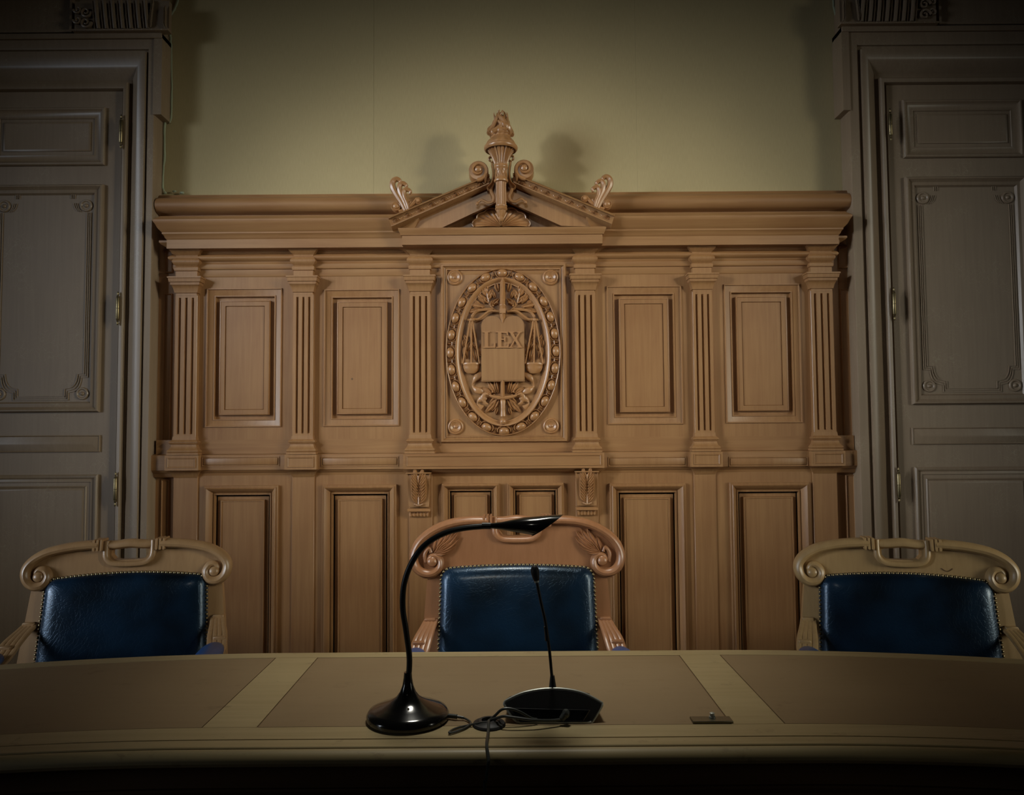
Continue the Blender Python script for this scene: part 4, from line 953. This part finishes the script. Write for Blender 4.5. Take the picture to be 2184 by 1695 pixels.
# ------------------------------------------------------------------ armchairs
def chair(loc, rz, wood_, half, s_center, fancy, lab, zU, hwU0, hwU1):
    t = thing('armchair', (0, 0, 0), lab, 'armchair', 'blue leather armchairs behind the bench')
    lean = .16
    def wp(v): return Vector((v.x, v.y+(v.z-.48)*lean, v.z))
    def B(mb, name, mat, parent=t, **kw): return mb.build(name, mat, parent, warp=wp, **kw)
    # crest board outline from the roll path
    arch = half[:s_center]
    R_ = [(x, z) for x, z in arch]
    top = [(-x, z) for x, z in R_[::-1]]+[(0, R_[0][1]+.004)]+[(x, z) for x, z in R_]
    zl = zU[0]-.02
    low = [(half[s_center-1][0]-.03, zl-.025), (.0, zl), (-(half[s_center-1][0]-.03), zl-.025)]
    zt_ = R_[0][1]
    hole = [(-.056, zt_-.020), (-.048, zt_-.015), (0, zt_-.012), (.048, zt_-.015), (.056, zt_-.020), (.056, zt_-.034), (.046, zt_-.046), (.03, zt_-.049), (-.03, zt_-.049), (-.046, zt_-.046), (-.056, zt_-.034)]
    cr = B(MB().prism(top+low, -.012, .018, [hole]), 'crest_rail', wood_)
    rr = .0155 if not fancy else .0145
    for s_ in (-1, 1):
        pts = [(0.095*s_, -.012, half[0][1])] + [(s_*x, -.013, z) for x, z in half]; q = smoothpath(pts, 5); n = len(q)
        m = MB().tube(q, [rr*(1-.55*max(0, (k/n-.55)/.45)) for k in range(n)], 12, 1.5, up=(0, 1, 0))
        ex, ez = half[-1]; m.lathe([(.016, -.03), (.016, .016), (.013, .021), (.006, .024), (.0005, .025)], (s_*ex, -.008, ez), 20, axis='y')
        ox = sum(p[0] for p in half[-8:])/8; oz = sum(p[1] for p in half[-8:])/8
        m.lathe([(.034, -.03), (.034, .006), (.030, .010), (.004, .010)], (s_*(ox), -.004, oz), 24, axis='y')
        B(m, 'scroll', wood_, cr)
        c = MB()
        for xx_ in (.083, .094, .105): c.loops([[(s_*(xx_+dx*.0045), y, half[0][1]+z) for y, z in ((-.032-e, -.0165-e), (.022+e, -.0165-e), (.022+e, .0165+e), (-.032-e, .0165+e))] for dx, e in ((-1, -.002), (-.6, .001), (.6, .001), (1, -.002))])
        B(c, 'collar', wood_, cr)
        if fancy:
            a = MB(); bx_, bz = half[5][0]-.05, oz+.030
            for i, (an, ln) in enumerate(((160, .105), (150, .10), (139, .085), (170, .10), (181, .080), (196, .055), (122, .05))):
                ang = math.radians(an if s_ > 0 else 180-an); a.leaf(s_*(ox-.003), oz+.036, ang, ln*.95, .026, -.012, .019, -s_*.6)
            a.tube(smoothpath([(s_*(ox+.022), -.018, oz+.005), (s_*(ox+.026), -.02, oz+.03), (s_*(ox+.012), -.02, oz+.048), (s_*(ox+.006), -.018, oz+.035)], 5), .006, 8)
            B(a, 'acanthus_carving', wood_, cr)
    # handle: bar on top and U below the slot
    hb = MB().tube(smoothpath([(-.082, -.006, zt_), (-.045, -.008, zt_-.002), (0, -.01, zt_+.002), (.045, -.008, zt_-.002), (.082, -.006, zt_)], 5), [.013+.002*math.sin(PI*k/20) for k in range(21)], 12, 1.3, up=(0, 1, 0))
    ul = [(-.071, zt_+.012), (-.071, zt_-.03), (-.064, zt_-.047), (-.048, zt_-.058), (-.02, zt_-.061), (.02, zt_-.061), (.048, zt_-.058), (.064, zt_-.047), (.071, zt_-.03), (.071, zt_+.012)]
    hb.tube(smoothpath([(x, -.017, z) for x, z in ul], 4), .0095, 10, 1.0, up=(0, 1, 0)); B(hb, 'handle', wood_, cr)
    if not fancy and loc[0] > 0:
        B(MB().tube([(.108+.030*k/8-.0, -.0125, zt_-.070-.008*math.sin(PI*k/8)) for k in range(9)], .0014, 6), 'carved_nick', TBLF, cr)
    # stiles
    for s_ in (-1, 1):
        x_in0, x_in1 = hwU0-.004, hwU1-.002
        m = MB().loops([[(s_*xi, -.010, z), (s_*xo_, -.006, z), (s_*xo_, .022, z), (s_*xi, .026, z)] for xi, xo_, z in ((x_in1-.01, hwU1+.058, .42), (x_in1-.01, hwU1+.050, .62), (x_in0, hwU0+.044, zU[0]-.06), (x_in0, hwU0+.036, zl+.015))])
        B(m, 'stile', wood_)
    B(MB().box(-hwU0-.02, hwU0+.02, .003, .024, .46, zU[0]-.01), 'back_panel', wood_)
    # upholstery pillow
    out = []; zt2, dz = zU; r = .035
    top_pts = []
    for k in range(25):
        u = -1+2*k/24; top_pts.append((u*(hwU0-r), zt2-dz*(u*u)))
    cz = zt2-dz-r
    left = [(-(hwU0-r)-r*math.sin(a), cz+r*math.cos(a)+.0) for a in [PI/2*k/6 for k in range(7)]]
    left = left[1:]
    side = [(-(hwU0+(hwU1-hwU0)*(cz-z)/(cz-.50)), z) for z in [cz-(cz-.50)*k/14 for k in range(1, 15)]]
    lf = left+side; out = top_pts[::-1]
    out = [(-x, z) for x, z in lf[::-1]] + top_pts[::-1] + lf
    # ordering: right bottom -> up -> top right..left -> down left
    cxm, czm = 0, (zt2+.50)/2
    def ring(k, y): return [(x*k, y, czm+(z-czm)*(1-(1-k)*.9)) for x, z in out]
    up = MB().loops([ring(1.0, .0), ring(1.0, -.012), ring(.985, -.022), ring(.955, -.032), ring(.90, -.040), ring(.8, -.045), ring(.6, -.049), ring(.3, -.052), ring(.08, -.053)])
    cu = B(up, 'back_cushion', LEATH, smooth=60)
    # nail heads along top and sides
    pts = [Vector((x, -.0165, z)) for x, z in out if True]
    d = [0]
    for a, b in zip(pts, pts[1:]): d.append(d[-1]+(b-a).length)
    nm = MB().lathe([(.0048, 0), (.0045, .0018), (.003, .0036), (.0008, .0044)], (0, 0, 0), 10, axis='y')
    first = None; nn = 98
    for i in range(nn):
        s_ = d[-1]*(i+.5)/nn; j = max(k for k in range(len(d)) if d[k] <= s_); j = min(j, len(pts)-2)
        p = pts[j].lerp(pts[j+1], (s_-d[j])/max(1e-6, d[j+1]-d[j])); p = Vector((p.x*.992, p.y-.004, czm+(p.z-czm)*.99))
        if first is None: first = nm.build('nail', BRASS, cu); first.location = wp(p)
        else:
            o = first.copy(); COL.objects.link(o); o.parent = cu; o.location = wp(p)
    # seat, arms, legs
    st = MB().box(-.27, .27, -.50, .02, .36, .42, .01); st.build('seat_frame', wood_, t)
    L = []
    for z, e in ((.42, .0), (.45, .008), (.475, .0), (.485, -.03), (.488, -.12)): L.append([(-.26-e, -.49-e, z), (.26+e, -.49-e, z), (.26+e, .0, z), (-.26-e, .0, z)])
    MB().loops(L).build('seat_cushion', LEATH, t, 70)
    for s_ in (-1, 1):
        for y in (-.47, -.01): MB().loops([[(s_*.24+a*w_, y+b*w_, z) for a, b in ((-1, -1), (1, -1), (1, 1), (-1, 1))] for z, w_ in ((0, .018), (.1, .02), (.30, .026), (.36, .028))]).build('leg', wood_, t)
        ar = MB(); xo_ = hwU1+.022
        for k in range(4):
            dx = (k-1.5)*.011
            q = smoothpath([(s_*(xo_+dx-.004), .040, .742), (s_*(xo_+dx+.004), .005, .728), (s_*(xo_+.014+dx*1.3), -.045, .705), (s_*(xo_+.020+dx*1.3), -.08, .680), (s_*(xo_+.022+dx), -.12, .660)], 4)
            ar.tube(q, [.0065]*len(q), 8, 1.3)
        ar.box(s_*(xo_-.018), s_*(xo_+.018), .022, .055, .737, .750, .003)
        ar.box(s_*(xo_-.006)+s_*.012, s_*(xo_+.03)+s_*.012, -.070, -.050, .692, .704, .003)
        ar.tube([(s_*(xo_+.022), -.10, .652), (s_*(xo_+.024), -.30, .640), (s_*(xo_+.02), -.34, .64)], .020, 12)
        ar.tube([(s_*(xo_+.02), -.33, .64), (s_*.262, -.40, .40)], [.019, .022], 10)
        a_ = ar.build('arm', wood_, t)
        L = []
        for k in range(9):
            q = k/8; r_ = math.sqrt(max(.02, 1-(2*q-1)**2))**.7; cy_ = -.095-.22*q; L.append([(s_*(xo_+.024)+.036*r_*math.cos(a), cy_, .683+.026*r_*math.sin(a)) for a in [2*PI*j/16 for j in range(16)]])
        MB().loops(L).build('arm_pad', PADL, a_, 60)
    t.location = loc; t.rotation_euler = (0, 0, rz)
    return t
k1 = .000387
side_half = [(.120, .978), (.176, .973), (.238, .960), (.281, .937), (.301, .908), (.296, .877), (.273, .858), (.247, .863), (.236, .885), (.245, .905), (.262, .909), (.272, .897), (.262, .886)]
ctr_raw = [(1330, 545), (1450, 558), (1560, 590), (1660, 645), (1735, 720), (1768, 810), (1750, 890), (1695, 935), (1625, 940), (1570, 905), (1558, 850), (1585, 812), (1630, 812), (1652, 848), (1622, 850)]
ctr_half = [((a-960)*.000407-.0, .920+(855-b)*.000407) for a, b in ctr_raw]
LE = .16*.45
chair((.050, -.700-LE+.02, 0), 0, CHR, ctr_half, 6, True, 'middle armchair, reddish oak with acanthus-carved crest and dark blue leather back', (.912, .008), .243, .252)
chair((-1.185, -.675-LE+.02, 0), math.radians(9), CHL, side_half, 5, False, 'left armchair with plain scrolled pale oak crest and blue leather back', (.893, .012), .243, .258)
chair((1.215, -.785-LE+.02, 0), math.radians(-13), CHW, side_half, 5, False, 'right armchair with plain scrolled pale oak crest and a small carved nick', (.893, .012), .243, .258)
